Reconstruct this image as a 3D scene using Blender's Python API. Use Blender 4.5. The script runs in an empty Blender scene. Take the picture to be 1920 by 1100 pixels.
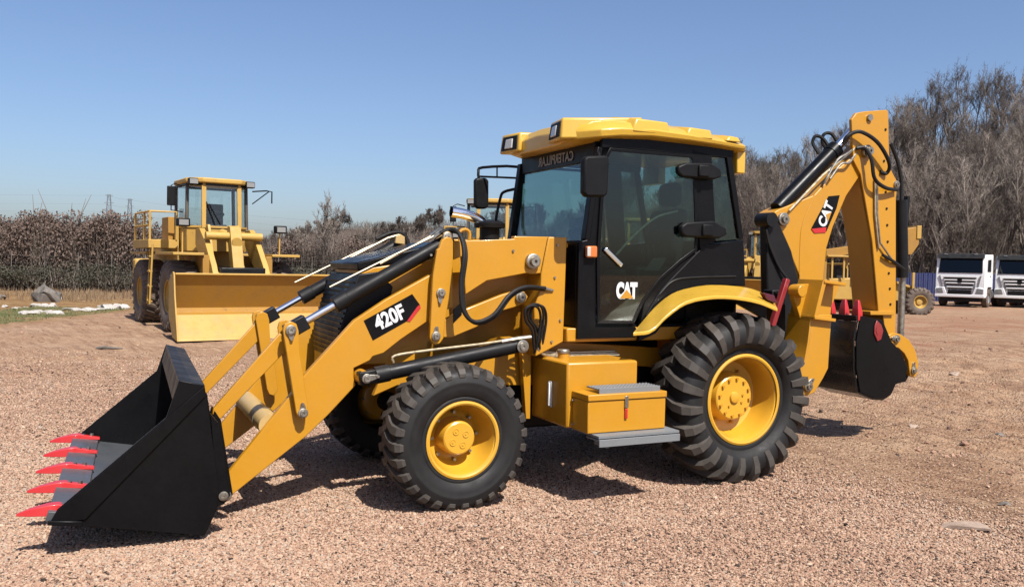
import bpy, bmesh, math, random
import numpy as np
from mathutils import Vector, Matrix
R = math.radians
random.seed(7)
rng = np.random.default_rng(11)
SC = bpy.context.scene
COL = SC.collection

# ---------------------------------------------------------------- camera
cam_d = bpy.data.cameras.new('camera')
cam = bpy.data.objects.new('camera', cam_d); COL.objects.link(cam)
cam_d.sensor_width = 36.0
cam_d.lens = 36.0 * 1595 / 1920
cam_d.clip_start = 0.05
cam_d.clip_end = 6000
cam.matrix_world = (Matrix.Translation((0, 0, 1.78)) @ Matrix.Rotation(R(90 - 1.9), 4, 'X')
                    @ Matrix.Rotation(R(1.2), 4, 'Z'))
SC.camera = cam

# ---------------------------------------------------------------- daylight
SUN = Vector((.16, -.27, .415)).normalized()
W = bpy.data.worlds.new('World'); SC.world = W; W.use_nodes = True
wn = W.node_tree; wn.nodes.clear()
sky = wn.nodes.new('ShaderNodeTexSky'); sky.sky_type = 'NISHITA'; sky.sun_disc = False
sky.sun_elevation = math.asin(SUN.z); sky.sun_rotation = math.atan2(SUN.x, SUN.y)
sky.air_density = 1.0; sky.dust_density = 1.7; sky.ozone_density = 6.0
bg = wn.nodes.new('ShaderNodeBackground'); bg.inputs['Strength'].default_value = 0.078
wo = wn.nodes.new('ShaderNodeOutputWorld')
st_ = wn.nodes.new('ShaderNodeVectorMath'); st_.operation = 'MULTIPLY'; st_.inputs[1].default_value = (1.07, 1.01, 1.03)
wn.links.new(sky.outputs[0], st_.inputs[0]); wn.links.new(st_.outputs[0], bg.inputs[0]); wn.links.new(bg.outputs[0], wo.inputs[0])
sl = bpy.data.lights.new('sun', 'SUN'); sl.energy = 5.0; sl.angle = R(.53); sl.color = (1, .955, .89)
so = bpy.data.objects.new('sun', sl); COL.objects.link(so)
so.rotation_euler = SUN.to_track_quat('Z', 'Y').to_euler()
SC.view_settings.view_transform = 'Standard'; SC.view_settings.look = 'None'
SC.view_settings.exposure = 0.85; SC.view_settings.gamma = 1.0
SC.view_settings.use_curve_mapping = False
SC.render.engine = 'CYCLES'
SC.cycles.max_bounces = 8; SC.cycles.transparent_max_bounces = 24
SC.cycles.use_denoising = True
SC.cycles.sample_clamp_indirect = 6

# ---------------------------------------------------------------- materials
ALB = .60     # real-world base colours; the picture's brightness comes from the exposure
def al(c): return tuple(q * ALB for q in c)
class NT:
    def __init__(s, name):
        s.m = bpy.data.materials.new(name); s.m.use_nodes = True
        s.t = s.m.node_tree; s.t.nodes.clear()
        s.out = s.n('ShaderNodeOutputMaterial')
        s.tc = s.n('ShaderNodeTexCoord')
    def n(s, k, **kw):
        x = s.t.nodes.new(k)
        for a, b in kw.items():
            if a.startswith('_'): setattr(x, a[1:], b)
            else: x.inputs[a.replace('__', ' ')].default_value = b
        return x
    def l(s, a, b): s.t.links.new(a, b)
    def noise(s, scale, detail=4, rough=.6, obj=True, vec=None):
        x = s.n('ShaderNodeTexNoise'); x.inputs['Scale'].default_value = scale
        x.inputs['Detail'].default_value = detail; x.inputs['Roughness'].default_value = rough
        s.l(vec if vec is not None else s.tc.outputs['Object'], x.inputs['Vector']); return x.outputs['Fac']
    def ramp(s, fac, stops):
        x = s.n('ShaderNodeValToRGB'); e = x.color_ramp.elements
        while len(e) < len(stops): e.new(.5)
        for q, (p, c) in zip(e, stops):
            q.position = p; q.color = (c[0], c[1], c[2], 1) if not isinstance(c, (int, float)) else (c, c, c, 1)
        s.l(fac, x.inputs[0]); return x.outputs[0]
    def mix(s, fac, a, b, mode='MIX'):
        x = s.n('ShaderNodeMix'); x.data_type = 'RGBA'; x.blend_type = mode
        for i, v in ((0, fac), (6, a), (7, b)):
            if hasattr(v, 'links'): s.l(v, x.inputs[i])
            else: x.inputs[i].default_value = v if i == 0 else (*v, 1)
        return x.outputs[2]
    def bump(s, h, strength, dist=.01):
        x = s.n('ShaderNodeBump'); x.inputs['Strength'].default_value = strength
        x.inputs['Distance'].default_value = dist; s.l(h, x.inputs['Height']); return x.outputs[0]
    def bsdf(s, col, rough=.5, metal=0., normal=None, coat=0., spec=.5):
        x = s.n('ShaderNodeBsdfPrincipled')
        for nm, v in (('Base Color', col), ('Roughness', rough), ('Metallic', metal)):
            if hasattr(v, 'links'): s.l(v, x.inputs[nm])
            else: x.inputs[nm].default_value = (*v, 1) if nm == 'Base Color' else v
        x.inputs['Coat Weight'].default_value = coat; x.inputs['Coat Roughness'].default_value = .08
        x.inputs['Specular IOR Level'].default_value = spec
        if normal is not None: s.l(normal, x.inputs['Normal'])
        s.l(x.outputs[0], s.out.inputs[0]); return x

def paint(name, col, rough=.38, coat=.25, dirt=.25, dcol=(.30, .20, .13), wear=0, spec=.5):
    s = NT(name); col = al(col); dcol = al(dcol)
    f = s.ramp(s.noise(2.3, 6, .65), [(.42, 0.), (.8, 1.)])
    f2 = s.noise(45, 3)
    dm = s.n('ShaderNodeMath', _operation='MULTIPLY'); s.l(f, dm.inputs[0]); dm.inputs[1].default_value = dirt
    c = s.mix(dm.outputs[0], col, dcol)
    c = s.mix(s.ramp(f2, [(.3, 0.), (.7, .12)]), c, tuple(min(1, q * 1.25 + .01) for q in col))
    if wear:
        c = s.mix(s.ramp(s.noise(9, 8, .75), [(.60, 0.), (.66, wear)]), c, (.10, .045, .02))
    rr = s.ramp(s.noise(6, 4), [(.3, rough * .8), (.7, min(1, rough * 1.35))])
    s.bsdf(c, rr, 0, s.bump(s.noise(14, 2), .04, .02), coat, spec)
    return s.m
YEL = paint('yellow_paint', (.64, .295, .011), .38, .12, .13)
YEL2 = paint('wheel_yellow_paint', (.80, .42, .03), .34, .3, .10)
LITY = paint('top_lit_yellow_paint', (.76, .455, .045), .32, .35, .08)  # same yellow, lightened: sunlight on the top faces put into the colour
OLDY = paint('old_yellow_paint', (.62, .37, .07), .55, .0, .35, (.28, .19, .10), .35)
OLDF = paint('scraped_floor_paint', (.60, .32, .05), .5, .0, .4, (.26, .17, .10), .6)
OLDD = paint('worn_shaded_paint', (.47, .235, .022), .6, .0, .4, (.30, .18, .09), .5)  # worn yellow, darkened: shade on the bucket's upper wall put into the colour
BLK = paint('black_gloss_paint', (.005, .005, .006), .32, .0, .25, (.02, .018, .016), 0, .14)
BLKG = paint('rubbed_black_paint', (.012, .012, .013), .24, .3, .35, (.06, .05, .045), 0, .5)
BLKM = paint('black_satin_paint', (.010, .010, .011), .42, .0, .35, (.03, .026, .024), 0, .2)
CUTG = paint('dark_grey_steel', (.075, .082, .09), .42, .1, .4, (.12, .10, .09))
RED = paint('red_paint', (.62, .018, .02), .38, .3, .05)
DRED = paint('dark_red_paint', (.30, .012, .018), .4, .2, .2)
PLAS = paint('black_plastic', (.008, .008, .009), .5, 0, .2, (.02, .018, .016), 0, .15)
GREY = paint('grey_step_paint', (.22, .235, .245), .55, 0, .35, (.2, .15, .1))
CREAM = paint('cream_paint', (.62, .42, .16), .45, .1, .2)
WHT = paint('white_paint', (1.1, 1.1, 1.09), .35, .3, .12, (.45, .38, .3))
BLUE = paint('blue_sheet_paint', (.018, .028, .13), .6, 0, .35, (.10, .10, .14))
LWHT = paint('white_decal', (.85, .85, .85), .4, .1, .02)
LETG = paint('grey_lettering', (.30, .31, .31), .5, .0, .02)
ORNG = paint('amber_lens', (.75, .20, .04), .2, .6, .05)
LENS = paint('clear_lens', (.62, .60, .55), .15, .7, .05)
PYL = paint('hazed_galvanised_steel', (.20, .23, .27), .6, 0, .1)  # blue-grey cast stands in for haze over the far pylons
CLOTH = paint('seat_fabric', (.022, .023, .025), .8, 0, .1)
def metal(name, col, rough, dirt=.2):
    s = NT(name)
    c = s.mix(s.ramp(s.noise(25, 5), [(.45, 0.), (.75, dirt)]), col, (.10, .08, .06))
    s.bsdf(c, s.ramp(s.noise(30, 3), [(.3, rough), (.7, rough * 1.6)]), 1.0)
    return s.m
CHR = metal('chrome', (.86, .87, .88), .09, .05)
STL = metal('zinc_steel', (.36, .34, .29), .36, .7)
BRS = metal('brass_line', (.55, .47, .32), .38, .4)
def rubber(name, base, dust, amt, sc=5.):
    s = NT(name); base = al(base); dust = al(dust)
    f = s.ramp(s.noise(sc, 7, .7), [(.35, amt * .35), (.7, amt)])
    c = s.mix(f, base, dust)
    s.bsdf(c, s.ramp(s.noise(sc * 2, 3), [(.3, .5), (.7, .75)]), 0, s.bump(s.noise(120, 3), .15, .004), 0, .3)
    return s.m
RUB = rubber('tyre_rubber', (.010, .010, .011), (.06, .052, .045), .22)
LUG = rubber('tread_rubber', (.022, .021, .020), (.17, .14, .115), .55)
RUBO = rubber('dusty_tyre_rubber', (.05, .042, .036), (.26, .19, .145), .8)
HOSE = rubber('hose_rubber', (.008, .008, .009), (.04, .035, .03), .2)
def glass(name, tint, gloss=.9):
    s = NT(name)
    tr = s.n('ShaderNodeBsdfTransparent'); tr.inputs[0].default_value = (*tint, 1)
    gl = s.n('ShaderNodeBsdfGlossy'); gl.inputs['Roughness'].default_value = .015; gl.inputs[0].default_value = (gloss, gloss, gloss, 1)
    fr = s.n('ShaderNodeFresnel'); gb_ = s.n('ShaderNodeNewGeometry'); mr_ = s.n('ShaderNodeMapRange')
    mr_.inputs[3].default_value = 1.52; mr_.inputs[4].default_value = 1 / 1.52; s.l(gb_.outputs['Backfacing'], mr_.inputs[0]); s.l(mr_.outputs[0], fr.inputs[0])
    m = s.n('ShaderNodeMixShader'); s.l(fr.outputs[0], m.inputs[0]); s.l(tr.outputs[0], m.inputs[1]); s.l(gl.outputs[0], m.inputs[2])
    s.l(m.outputs[0], s.out.inputs[0]); return s.m
GLS = glass('tinted_cab_glass', (.80, .90, .87))
GLDR = glass('dark_door_glass', (.50, .60, .57), .95)
GLC = glass('clear_glass', (.90, .93, .92))
def bark(name, c0, c1, sc=3.):
    s = NT(name); c0 = al(c0); c1 = al(c1)
    oi = s.n('ShaderNodeObjectInfo')
    c = s.mix(s.noise(sc, 3), c0, c1)
    c = s.mix(s.ramp(oi.outputs['Random'], [(0, 0.), (1, .55)]), c, tuple(q * .55 for q in c0))
    s.bsdf(c, .85); return s.m
BARK = bark('bare_bark', (.095, .07, .055), (.26, .205, .165), .35)
LENS2 = paint('dull_lamp_glass', (.30, .30, .29), .2, .5, .05)
BARKL = bark('pale_bark', (.24, .19, .155), (.52, .44, .37), .6)
def leafm(name, cols, sc=2.7):
    s = NT(name); cols = [al(q) for q in cols]
    f = s.noise(sc, 5, .8)
    c = s.ramp(f, [(.3, cols[0]), (.45, cols[1]), (.58, cols[2]), (.72, cols[3])])
    b = s.bsdf(c, .8)
    return s.m
LEAF = leafm('dry_leaves', [(.05, .032, .026), (.12, .078, .06), (.25, .17, .13), (.11, .11, .05)], 11.)
DLEAF = leafm('dark_leaves', [(.03, .035, .02), (.06, .06, .035), (.10, .085, .055), (.05, .065, .03)])
TWIG = leafm('dry_twigs', [(.09, .07, .055), (.17, .135, .11), (.28, .225, .18), (.14, .125, .09)], 7.)
DRYG = leafm('dry_grass', [(.16, .09, .045), (.24, .145, .075), (.34, .235, .13), (.13, .13, .05)])
GRNG = leafm('green_grass', [(.07, .09, .03), (.13, .16, .05), (.26, .22, .10), (.10, .13, .04)])
STONE = leafm('pale_stone', [(.34, .31, .27), (.50, .46, .41), (.62, .58, .53), (.40, .33, .27)])
DSTONE = leafm('dark_stone', [(.10, .09, .08), (.16, .14, .12), (.24, .21, .18), (.12, .10, .09)])

# gravel pebbles: one colour per stone
s = NT('gravel_stone')
at = s.n('ShaderNodeAttribute'); at.attribute_type = 'INSTANCER'; at.attribute_name = 'tint'
c = s.ramp(at.outputs['Fac'], [(0, (.035, .022, .018)), (.12, (.13, .08, .06)), (.25, (.30, .185, .145)), (.5, (.42, .275, .215)), (.7, (.50, .36, .29)), (.86, (.58, .45, .38)), (1, (.38, .33, .31))])
c = s.mix(1., c, (.70, .635, .525), 'MULTIPLY')
s.bsdf(c, .85, 0, s.bump(s.noise(60, 3), .3, .01)); GRAV = s.m

# ground: gravel / graded dirt / dry grass verge, mixed by position
s = NT('yard_ground')
geo = s.n('ShaderNodeNewGeometry'); pos = geo.outputs['Position']
def pn(sc, det=5, rough=.6, sx=1, sy=1):
    mp = s.n('ShaderNodeMapping'); mp.inputs['Scale'].default_value = (sx, sy, 1); s.l(pos, mp.inputs[0])
    return s.noise(sc, det, rough, vec=mp.outputs[0])
attr = s.n('ShaderNodeAttribute'); attr.attribute_name = 'zone'     # R gravel, G grass/litter, B damp red soil
sep = s.n('ShaderNodeSeparateColor'); s.l(attr.outputs['Color'], sep.inputs[0])
vor = s.n('ShaderNodeTexVoronoi'); vor.inputs['Scale'].default_value = 34; s.l(pos, vor.inputs['Vector'])
gr = s.ramp(vor.outputs['Color'], [(0, (.14, .085, .065)), (.35, (.38, .25, .195)), (.7, (.48, .335, .27)), (1, (.58, .46, .39))])
dirt = s.ramp(pn(.9, 8, .7, 1, 2.2), [(.28, (.26, .15, .105)), (.45, (.37, .235, .165)), (.6, (.45, .31, .225)), (.75, (.52, .385, .29))])
dirt = s.mix(s.ramp(pn(11, 6, .75), [(.4, 0.), (.75, .55)]), dirt, (.55, .44, .36))
vr_ = s.n('ShaderNodeVectorRotate'); vr_.rotation_type = 'Z_AXIS'; vr_.inputs['Angle'].default_value = R(52); s.l(pos, vr_.inputs[0])
rot_ = s.n('ShaderNodeMapping'); rot_.inputs['Scale'].default_value = (.5, 3.4, 1); s.l(vr_.outputs[0], rot_.inputs[0])
streak = s.noise(2.4, 7, .7, vec=rot_.outputs[0])
dirt = s.mix(s.ramp(streak, [(.38, .75), (.52, 0.)]), dirt, (.22, .13, .09))
dirt = s.mix(s.ramp(streak, [(.56, 0.), (.72, .6)]), dirt, (.62, .47, .35))
dirt = s.mix(s.ramp(pn(26, 4, .7), [(.56, 0.), (.64, .8)]), dirt, (.15, .085, .06))
dirt = s.mix(sep.outputs[2], dirt, (.30, .15, .10))
gras = s.ramp(pn(3, 7, .75), [(.3, (.14, .09, .05)), (.5, (.28, .17, .08)), (.65, (.36, .27, .14)), (.8, (.14, .15, .06))])
c = s.mix(sep.outputs[0], dirt, gr); c = s.mix(sep.outputs[1], c, gras)
pale = s.ramp(pn(.35, 5, .6, 1, 3), [(.5, 0.), (.75, .35)])
c = s.mix(pale, c, (.56, .45, .38))
c = s.mix(1., c, (.84, .765, .635), 'MULTIPLY')
h1 = s.n('ShaderNodeMath', _operation='MULTIPLY_ADD'); s.l(vor.outputs['Distance'], h1.inputs[0]); h1.inputs[1].default_value = -.6
s.l(pn(18, 7, .75), h1.inputs[2])
h0 = s.n('ShaderNodeMath', _operation='MULTIPLY_ADD'); s.l(streak, h0.inputs[0]); h0.inputs[1].default_value = 1.6; s.l(h1.outputs[0], h0.inputs[2]); h1 = h0
h2 = s.n('ShaderNodeMath', _operation='ADD'); s.l(h1.outputs[0], h2.inputs[0]); s.l(pn(3.5, 6, .7, 1, 1.7), h2.inputs[1])
s.bsdf(c, .92, 0, s.bump(h2.outputs[0], .9, .06), 0, .2); GROUND = s.m
s = NT('wooded_slope')
s.bsdf(s.ramp(s.noise(.6, 9, .75), [(.3, (.045, .032, .022)), (.5, (.09, .065, .048)), (.7, (.14, .105, .075))]), .95); SLOPE = s.m

# ---------------------------------------------------------------- mesh helpers
def catmull(pts, k=6):
    if len(pts) < 3: return [Vector(p) for p in pts]
    P = [Vector(p) for p in pts]; P = [2 * P[0] - P[1]] + P + [2 * P[-1] - P[-2]]; out = []
    for i in range(1, len(P) - 2):
        for j in range(k):
            t = j / k; a, b, c, d = P[i - 1:i + 3]
            out.append(.5 * ((2 * b) + (c - a) * t + (2 * a - 5 * b + 4 * c - d) * t * t + (3 * b - a - 3 * c + d) * t ** 3))
    out.append(P[-2]); return out
class MB:
    def __init__(s): s.v = []; s.f = []
    def add(s, vs, fs):
        o = len(s.v); s.v += [tuple(p) for p in vs]; s.f += [tuple(i + o for i in f) for f in fs]; return s
    def box(s, x0, x1, y0, y1, z0, z1):
        return s.add([(x, y, z) for x in (x0, x1) for y in (y0, y1) for z in (z0, z1)],
                     [(0, 1, 3, 2), (4, 6, 7, 5), (0, 4, 5, 1), (2, 3, 7, 6), (0, 2, 6, 4), (1, 5, 7, 3)])
    def prism(s, pts, lo, hi, plane='xz'):
        n = len(pts)
        mk = {'xz': lambda a, b, t: (a, t, b), 'yz': lambda a, b, t: (t, a, b), 'xy': lambda a, b, t: (a, b, t)}[plane]
        return s.add([mk(a, b, lo) for a, b in pts] + [mk(a, b, hi) for a, b in pts],
                     [tuple(range(n)), tuple(reversed(range(n, 2 * n)))] + [(i, i + n, (i + 1) % n + n, (i + 1) % n) for i in range(n)])
    def bar(s, p0, p1, w, h, up=(0, 0, 1)):
        p0, p1 = Vector(p0), Vector(p1); d = (p1 - p0).normalized(); sd = d.cross(Vector(up))
        if sd.length < 1e-4: sd = d.cross(Vector((1, 0, 0)))
        sd.normalize(); u = sd.cross(d); sd *= w / 2; u *= h / 2
        return s.add([p + a * sd + b * u for p in (p0, p1) for a, b in ((-1, -1), (1, -1), (1, 1), (-1, 1))],
                     [(3, 2, 1, 0), (4, 5, 6, 7), (0, 1, 5, 4), (1, 2, 6, 5), (2, 3, 7, 6), (3, 0, 4, 7)])
    def tube(s, path, r, n=8, k=0, cap=True):
        P = catmull(path, k) if k else [Vector(p) for p in path]
        rs = r if isinstance(r, (list, tuple)) else None
        vs = []; ref = None
        for i, p in enumerate(P):
            d = (P[min(i + 1, len(P) - 1)] - P[max(i - 1, 0)]).normalized()
            if ref is None:
                ref = d.orthogonal().normalized()
            ref = (ref - d * ref.dot(d)).normalized(); b = d.cross(ref)
            rr = rs[i] if rs and not k else (rs[0] + (rs[-1] - rs[0]) * i / (len(P) - 1) if rs else r)
            vs += [p + (ref * math.cos(2 * math.pi * j / n) + b * math.sin(2 * math.pi * j / n)) * rr for j in range(n)]
        fs = [(i * n + j, i * n + (j + 1) % n, (i + 1) * n + (j + 1) % n, (i + 1) * n + j) for i in range(len(P) - 1) for j in range(n)]
        if cap: fs += [tuple(reversed(range(n))), tuple(range((len(P) - 1) * n, len(P) * n))]
        return s.add(vs, fs)
    def cyl(s, p0, p1, r, r1=None, n=20): return s.tube([p0, p1], [r, r if r1 is None else r1], n)
    def lathe(s, prof, c=(0, 0, 0), n=48):
        vs = [(c[0] + r * math.cos(2 * math.pi * j / n), c[1] + y, c[2] + r * math.sin(2 * math.pi * j / n)) for y, r in prof for j in range(n)]
        fs = [(i * n + j, (i + 1) * n + j, (i + 1) * n + (j + 1) % n, i * n + (j + 1) % n) for i in range(len(prof) - 1) for j in range(n)]
        return s.add(vs, fs)
    def mesh(s, name, mat, smooth=40, recalc=True):
        me = bpy.data.meshes.new(name); me.from_pydata(s.v, [], s.f); me.materials.append(mat)
        if recalc:
            bm = bmesh.new(); bm.from_mesh(me); bmesh.ops.recalc_face_normals(bm, faces=bm.faces); bm.to_mesh(me); bm.free()
        if smooth:
            me.shade_smooth(); me.set_sharp_from_angle(angle=R(smooth))
        return me
    def build(s, name, mat, parent=None, bevel=0, smooth=40, kind=None, label=None):
        o = bpy.data.objects.new(name, s.mesh(name, mat, smooth)); COL.objects.link(o)
        if parent is not None: o.parent = parent
        if bevel:
            b = o.modifiers.new('bevel', 'BEVEL'); b.width = bevel; b.segments = 2; b.limit_method = 'ANGLE'; b.angle_limit = R(35)
            b.harden_normals = False
        if kind: o['kind'] = kind
        if label: o['label'] = label
        return o
def root(name, label, cat, loc=(0, 0, 0), rz=0, group=None):
    o = bpy.data.objects.new(name, None); COL.objects.link(o); o.location = loc; o.rotation_euler = (0, 0, rz)
    o['label'] = label; o['category'] = cat
    if group: o['group'] = group
    return o
def tag(o, label, cat, group=None):
    o['label'] = label; o['category'] = cat
    if group: o['group'] = group
    return o
def holder(name, parent, loc=(0, 0, 0), rot=(0, 0, 0)):
    o = bpy.data.objects.new(name, None); COL.objects.link(o); o.parent = parent; o.location = loc; o.rotation_euler = rot; return o
def kids(o): return [c for c in bpy.data.objects if c.parent == o]
def copy_tree(o, parent=None, chmap=None):
    if chmap is None:
        chmap = {}
        for q in bpy.data.objects:
            if q.parent: chmap.setdefault(q.parent.name, []).append(q)
    c = o.copy(); COL.objects.link(c); c.parent = parent
    for ch in chmap.get(o.name, []): copy_tree(ch, c, chmap)
    return c
def text(s, name, parent, mat, pos, size, ux, uy, off=.0, sx=1., ext=.001, align='CENTER', shear=0):
    cu = bpy.data.curves.new(name, 'FONT'); cu.body = s; cu.size = size; cu.offset = off; cu.extrude = ext
    cu.align_x = align; cu.align_y = 'CENTER'; cu.shear = shear; cu.materials.append(mat); cu.resolution_u = 4
    o = bpy.data.objects.new(name, cu); COL.objects.link(o); o.parent = parent
    ux, uy = Vector(ux).normalized(), Vector(uy).normalized(); uz = ux.cross(uy)
    M = Matrix((ux, uy, uz)).transposed().to_4x4()
    M.translation = Vector(pos)
    o.matrix_local = M @ Matrix.Diagonal((sx, 1, 1, 1)); return o
def vnoise(x, y, seed=0):
    xi, yi = np.floor(x).astype(np.int64), np.floor(y).astype(np.int64); xf, yf = x - xi, y - yi
    xf = xf * xf * (3 - 2 * xf); yf = yf * yf * (3 - 2 * yf)
    def h(a, b):
        q = (a * 374761393 + b * 668265263 + seed * 974711) & 0xffffffff
        q = ((q ^ (q >> 13)) * 1274126177) & 0xffffffff
        return ((q ^ (q >> 16)) & 0xffff) / 65535.
    return (h(xi, yi) * (1 - xf) + h(xi + 1, yi) * xf) * (1 - yf) + (h(xi, yi + 1) * (1 - xf) + h(xi + 1, yi + 1) * xf) * yf
def fbm(x, y, oc=4, seed=0):
    a = 0; s_ = 0; am = 1.
    for i in range(oc):
        a = a + am * (vnoise(x * 2 ** i, y * 2 ** i, seed + i) - .5); s_ += am; am *= .55
    return a / s_
def sst(a, b, x):
    t = np.clip((x - a) / (b - a), 0, 1); return t * t * (3 - 2 * t)


# ================================================================ THE SETTING
def gz(X, Y):
    X = np.asarray(X, float); Y = np.asarray(Y, float)
    z = .17 * sst(8, 20, Y) + 0 * X
    z = z + .05 * np.exp(-((X + 2.2) ** 2 + (Y - 4.6) ** 2) / 2.2) + .03 * np.exp(-((X + .5) ** 2 + (Y - 5.4) ** 2) / .9)
    near = sst(1.5, 4, Y) * (1 - sst(60, 120, Y))
    z = z + .035 * fbm(X * .9, Y * .9, 4, 3) * near + .018 * fbm(X * 5, Y * 5, 3, 9) * near
    rough = sst(2.4, 5.5, X + (Y - 8) * .1) * sst(5.0, 8.5, Y) * (1 - sst(30, 40, Y))
    z = z + rough * (.20 * fbm(X * 1.3, Y * 1.9, 5, 21) + .10 * np.abs(fbm(X * 4, Y * 5, 3, 31)) + .035 * fbm(X * 9, Y * 9, 2, 37))
    mound = np.exp(-(((X - 6.6) / 2.2) ** 2 + ((Y - 12.5) / 1.2) ** 2))
    z = z + .10 * mound
    left = sst(-2, -6, X) * sst(9, 13, Y) * (1 - sst(30, 40, Y))
    z = z + left * .10 * fbm(X * 1.1, Y * 1.6, 4, 41)
    for wx, wy in [(-0.373, 6.003), (1.932, 7.117), (-1.86, 5.173)]: z = z + .022 * np.exp(-((X - wx) ** 2 + (Y - wy) ** 2) / .16)
    for x0, y0, dx, dy in ((3.6, 5.0, .42, .907), (5.3, 5.2, .42, .907), (-9., 11.5, .97, .243), (-9.4, 13.2, .97, .243), (4.5, 13.5, .985, .17), (4.3, 15.3, .985, .17)):
        u = (X - x0) * dx + (Y - y0) * dy; v = -(X - x0) * dy + (Y - y0) * dx + .25 * fbm(u * .25, u * 0 + x0, 2, 91)
        z = z - (.030 * np.exp(-(v / .22) ** 4) - .016 * np.exp(-((np.abs(v) - .34) / .10) ** 2)) * (.75 + .45 * np.sin(u * 2 * np.pi / .24 + 3 * np.abs(v))) * sst(-1, 1.5, u) * (1 - sst(9, 13, u))
    z = z - .27 * sst(28, 44, Y) * sst(6, 16, X)
    return z
def g1(x, y): return float(gz(np.array([x]), np.array([y]))[0])
def axis_lines(dense0, dense1, step, lo, hi, grow=1.09):
    a = list(np.arange(dense0, dense1, step)); st = step; x = a[-1]
    while x < hi: st *= grow; x += st; a.append(x)
    st = step; x = a[0]; b = []
    while x > lo: st *= grow; x -= st; b.append(x)
    return np.array(b[::-1] + a)
gx = axis_lines(-7, 9, .06, -700, 900); gy = axis_lines(3, 15, .06, -80, 1500)
XX, YY = np.meshgrid(gx, gy); ZZ = gz(XX, YY)
me = bpy.data.meshes.new('yard_ground')
nx, ny = len(gx), len(gy); idx = np.arange(nx * ny).reshape(ny, nx)
quads = np.stack([idx[:-1, :-1], idx[:-1, 1:], idx[1:, 1:], idx[1:, :-1]], -1).reshape(-1, 4)
me.from_pydata(np.stack([XX, YY, ZZ], -1).reshape(-1, 3).tolist(), [], quads.tolist())
def gravel_amt(X, Y):
    d = (X - (2.5 + (8 - Y) * .446)) + .9 * fbm(X * .6, Y * .6, 3, 5)
    g = 1 - sst(-.5, .7, d)
    return g * (1 - sst(9.5, 15, Y + 2.2 * fbm(X * .35, Y * .35, 3, 8)) * .85)
zone = np.zeros((ny, nx, 4), np.float32); zone[..., 3] = 1
zone[..., 0] = gravel_amt(XX, YY)
verge = sst(25, 32, YY + 4 * fbm(XX * .2, YY * .2, 3, 12)) * (XX < 6) + sst(-10.6, -12.5, XX + 2 * fbm(XX * .3, YY * .3, 3, 14)) * sst(15, 18, YY)
zone[..., 1] = np.clip(verge + sst(70, 100, YY), 0, 1)
zone[..., 2] = .7 * sst(-.02, .25, fbm(XX * .35, YY * .5, 4, 17)) * sst(2, 6, XX) * sst(11, 15, YY)
ca = me.attributes.new('zone', 'FLOAT_COLOR', 'POINT'); ca.data.foreach_set('color', zone.reshape(-1))
me.materials.append(GROUND); me.shade_smooth()
ground = bpy.data.objects.new('ground', me); COL.objects.link(ground); ground['kind'] = 'structure'
GNODE = [m_ for m_ in ()]

# ---- loose gravel: real stones scattered by geometry nodes
def pebble(seed):
    r_ = random.Random(seed); bm = bmesh.new(); bmesh.ops.create_icosphere(bm, subdivisions=1, radius=.5)
    for v in bm.verts:
        v.co *= r_.uniform(.72, 1.12); v.co.z *= .68; v.co.x *= 1.15
    m = bpy.data.meshes.new('pebble'); bm.to_mesh(m); bm.free(); m.materials.append(GRAV); return m
def scatter(name, P, S, T, seeds, mat_index=None):
    me = bpy.data.meshes.new(name); me.vertices.add(len(P)); me.vertices.foreach_set('co', np.asarray(P, np.float32).reshape(-1))
    for nm, arr in (('size', S), ('tint', T), ('spin', rng.random(len(P)) * 6.28), ('tip', rng.random(len(P)) * 1.2 - .6)):
        a_ = me.attributes.new(nm, 'FLOAT', 'POINT'); a_.data.foreach_set('value', np.asarray(arr, np.float32))
    o = bpy.data.objects.new(name, me); COL.objects.link(o); o['kind'] = 'stuff'
    ng = bpy.data.node_groups.new(name + '_nodes', 'GeometryNodeTree')
    ng.interface.new_socket('Geometry', in_out='INPUT', socket_type='NodeSocketGeometry')
    ng.interface.new_socket('Geometry', in_out='OUTPUT', socket_type='NodeSocketGeometry')
    N = ng.nodes.new; gi = N('NodeGroupInput'); go = N('NodeGroupOutput')
    # the stone shapes are built as a joined set of child geometries inside the tree
    src = bpy.data.collections.new(name + '_shapes')
    for i, sd in enumerate(seeds):
        po = bpy.data.objects.new('pebble_shape', pebble(sd)); src.objects.link(po)
    ci = N('GeometryNodeCollectionInfo'); ci.inputs['Collection'].default_value = src
    ci.inputs['Separate Children'].default_value = True; ci.inputs['Reset Children'].default_value = True
    ip = N('GeometryNodeInstanceOnPoints'); ip.inputs['Pick Instance'].default_value = True
    def na(n):
        x = N('GeometryNodeInputNamedAttribute'); x.data_type = 'FLOAT'; x.inputs['Name'].default_value = n; return x.outputs[0]
    cx = N('ShaderNodeCombineXYZ'); ng.links.new(na('tip'), cx.inputs[0]); ng.links.new(na('tip'), cx.inputs[1]); ng.links.new(na('spin'), cx.inputs[2])
    ri = N('FunctionNodeRandomValue'); ri.data_type = 'INT'; ri.inputs[4].default_value = 0; ri.inputs[5].default_value = len(seeds) - 1
    ng.links.new(gi.outputs[0], ip.inputs['Points']); ng.links.new(ci.outputs[0], ip.inputs['Instance'])
    ng.links.new(cx.outputs[0], ip.inputs['Rotation']); ng.links.new(na('size'), ip.inputs['Scale'])
    ng.links.new(ri.outputs[2], ip.inputs['Instance Index'])
    ng.links.new(ip.outputs[0], go.inputs[0])
    md = o.modifiers.new('scatter', 'NODES'); md.node_group = ng
    return o
N_ = 760000
px_ = rng.random(N_); dep = 3.1 * (15 / 3.1) ** (rng.random(N_) ** .9)
Y_ = dep; X_ = (px_ * 2 - 1) * .66 * dep
ga = gravel_amt(X_, Y_)
patch = .55 + .9 * fbm(X_ * 1.2, Y_ * 1.2, 3, 55)
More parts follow.
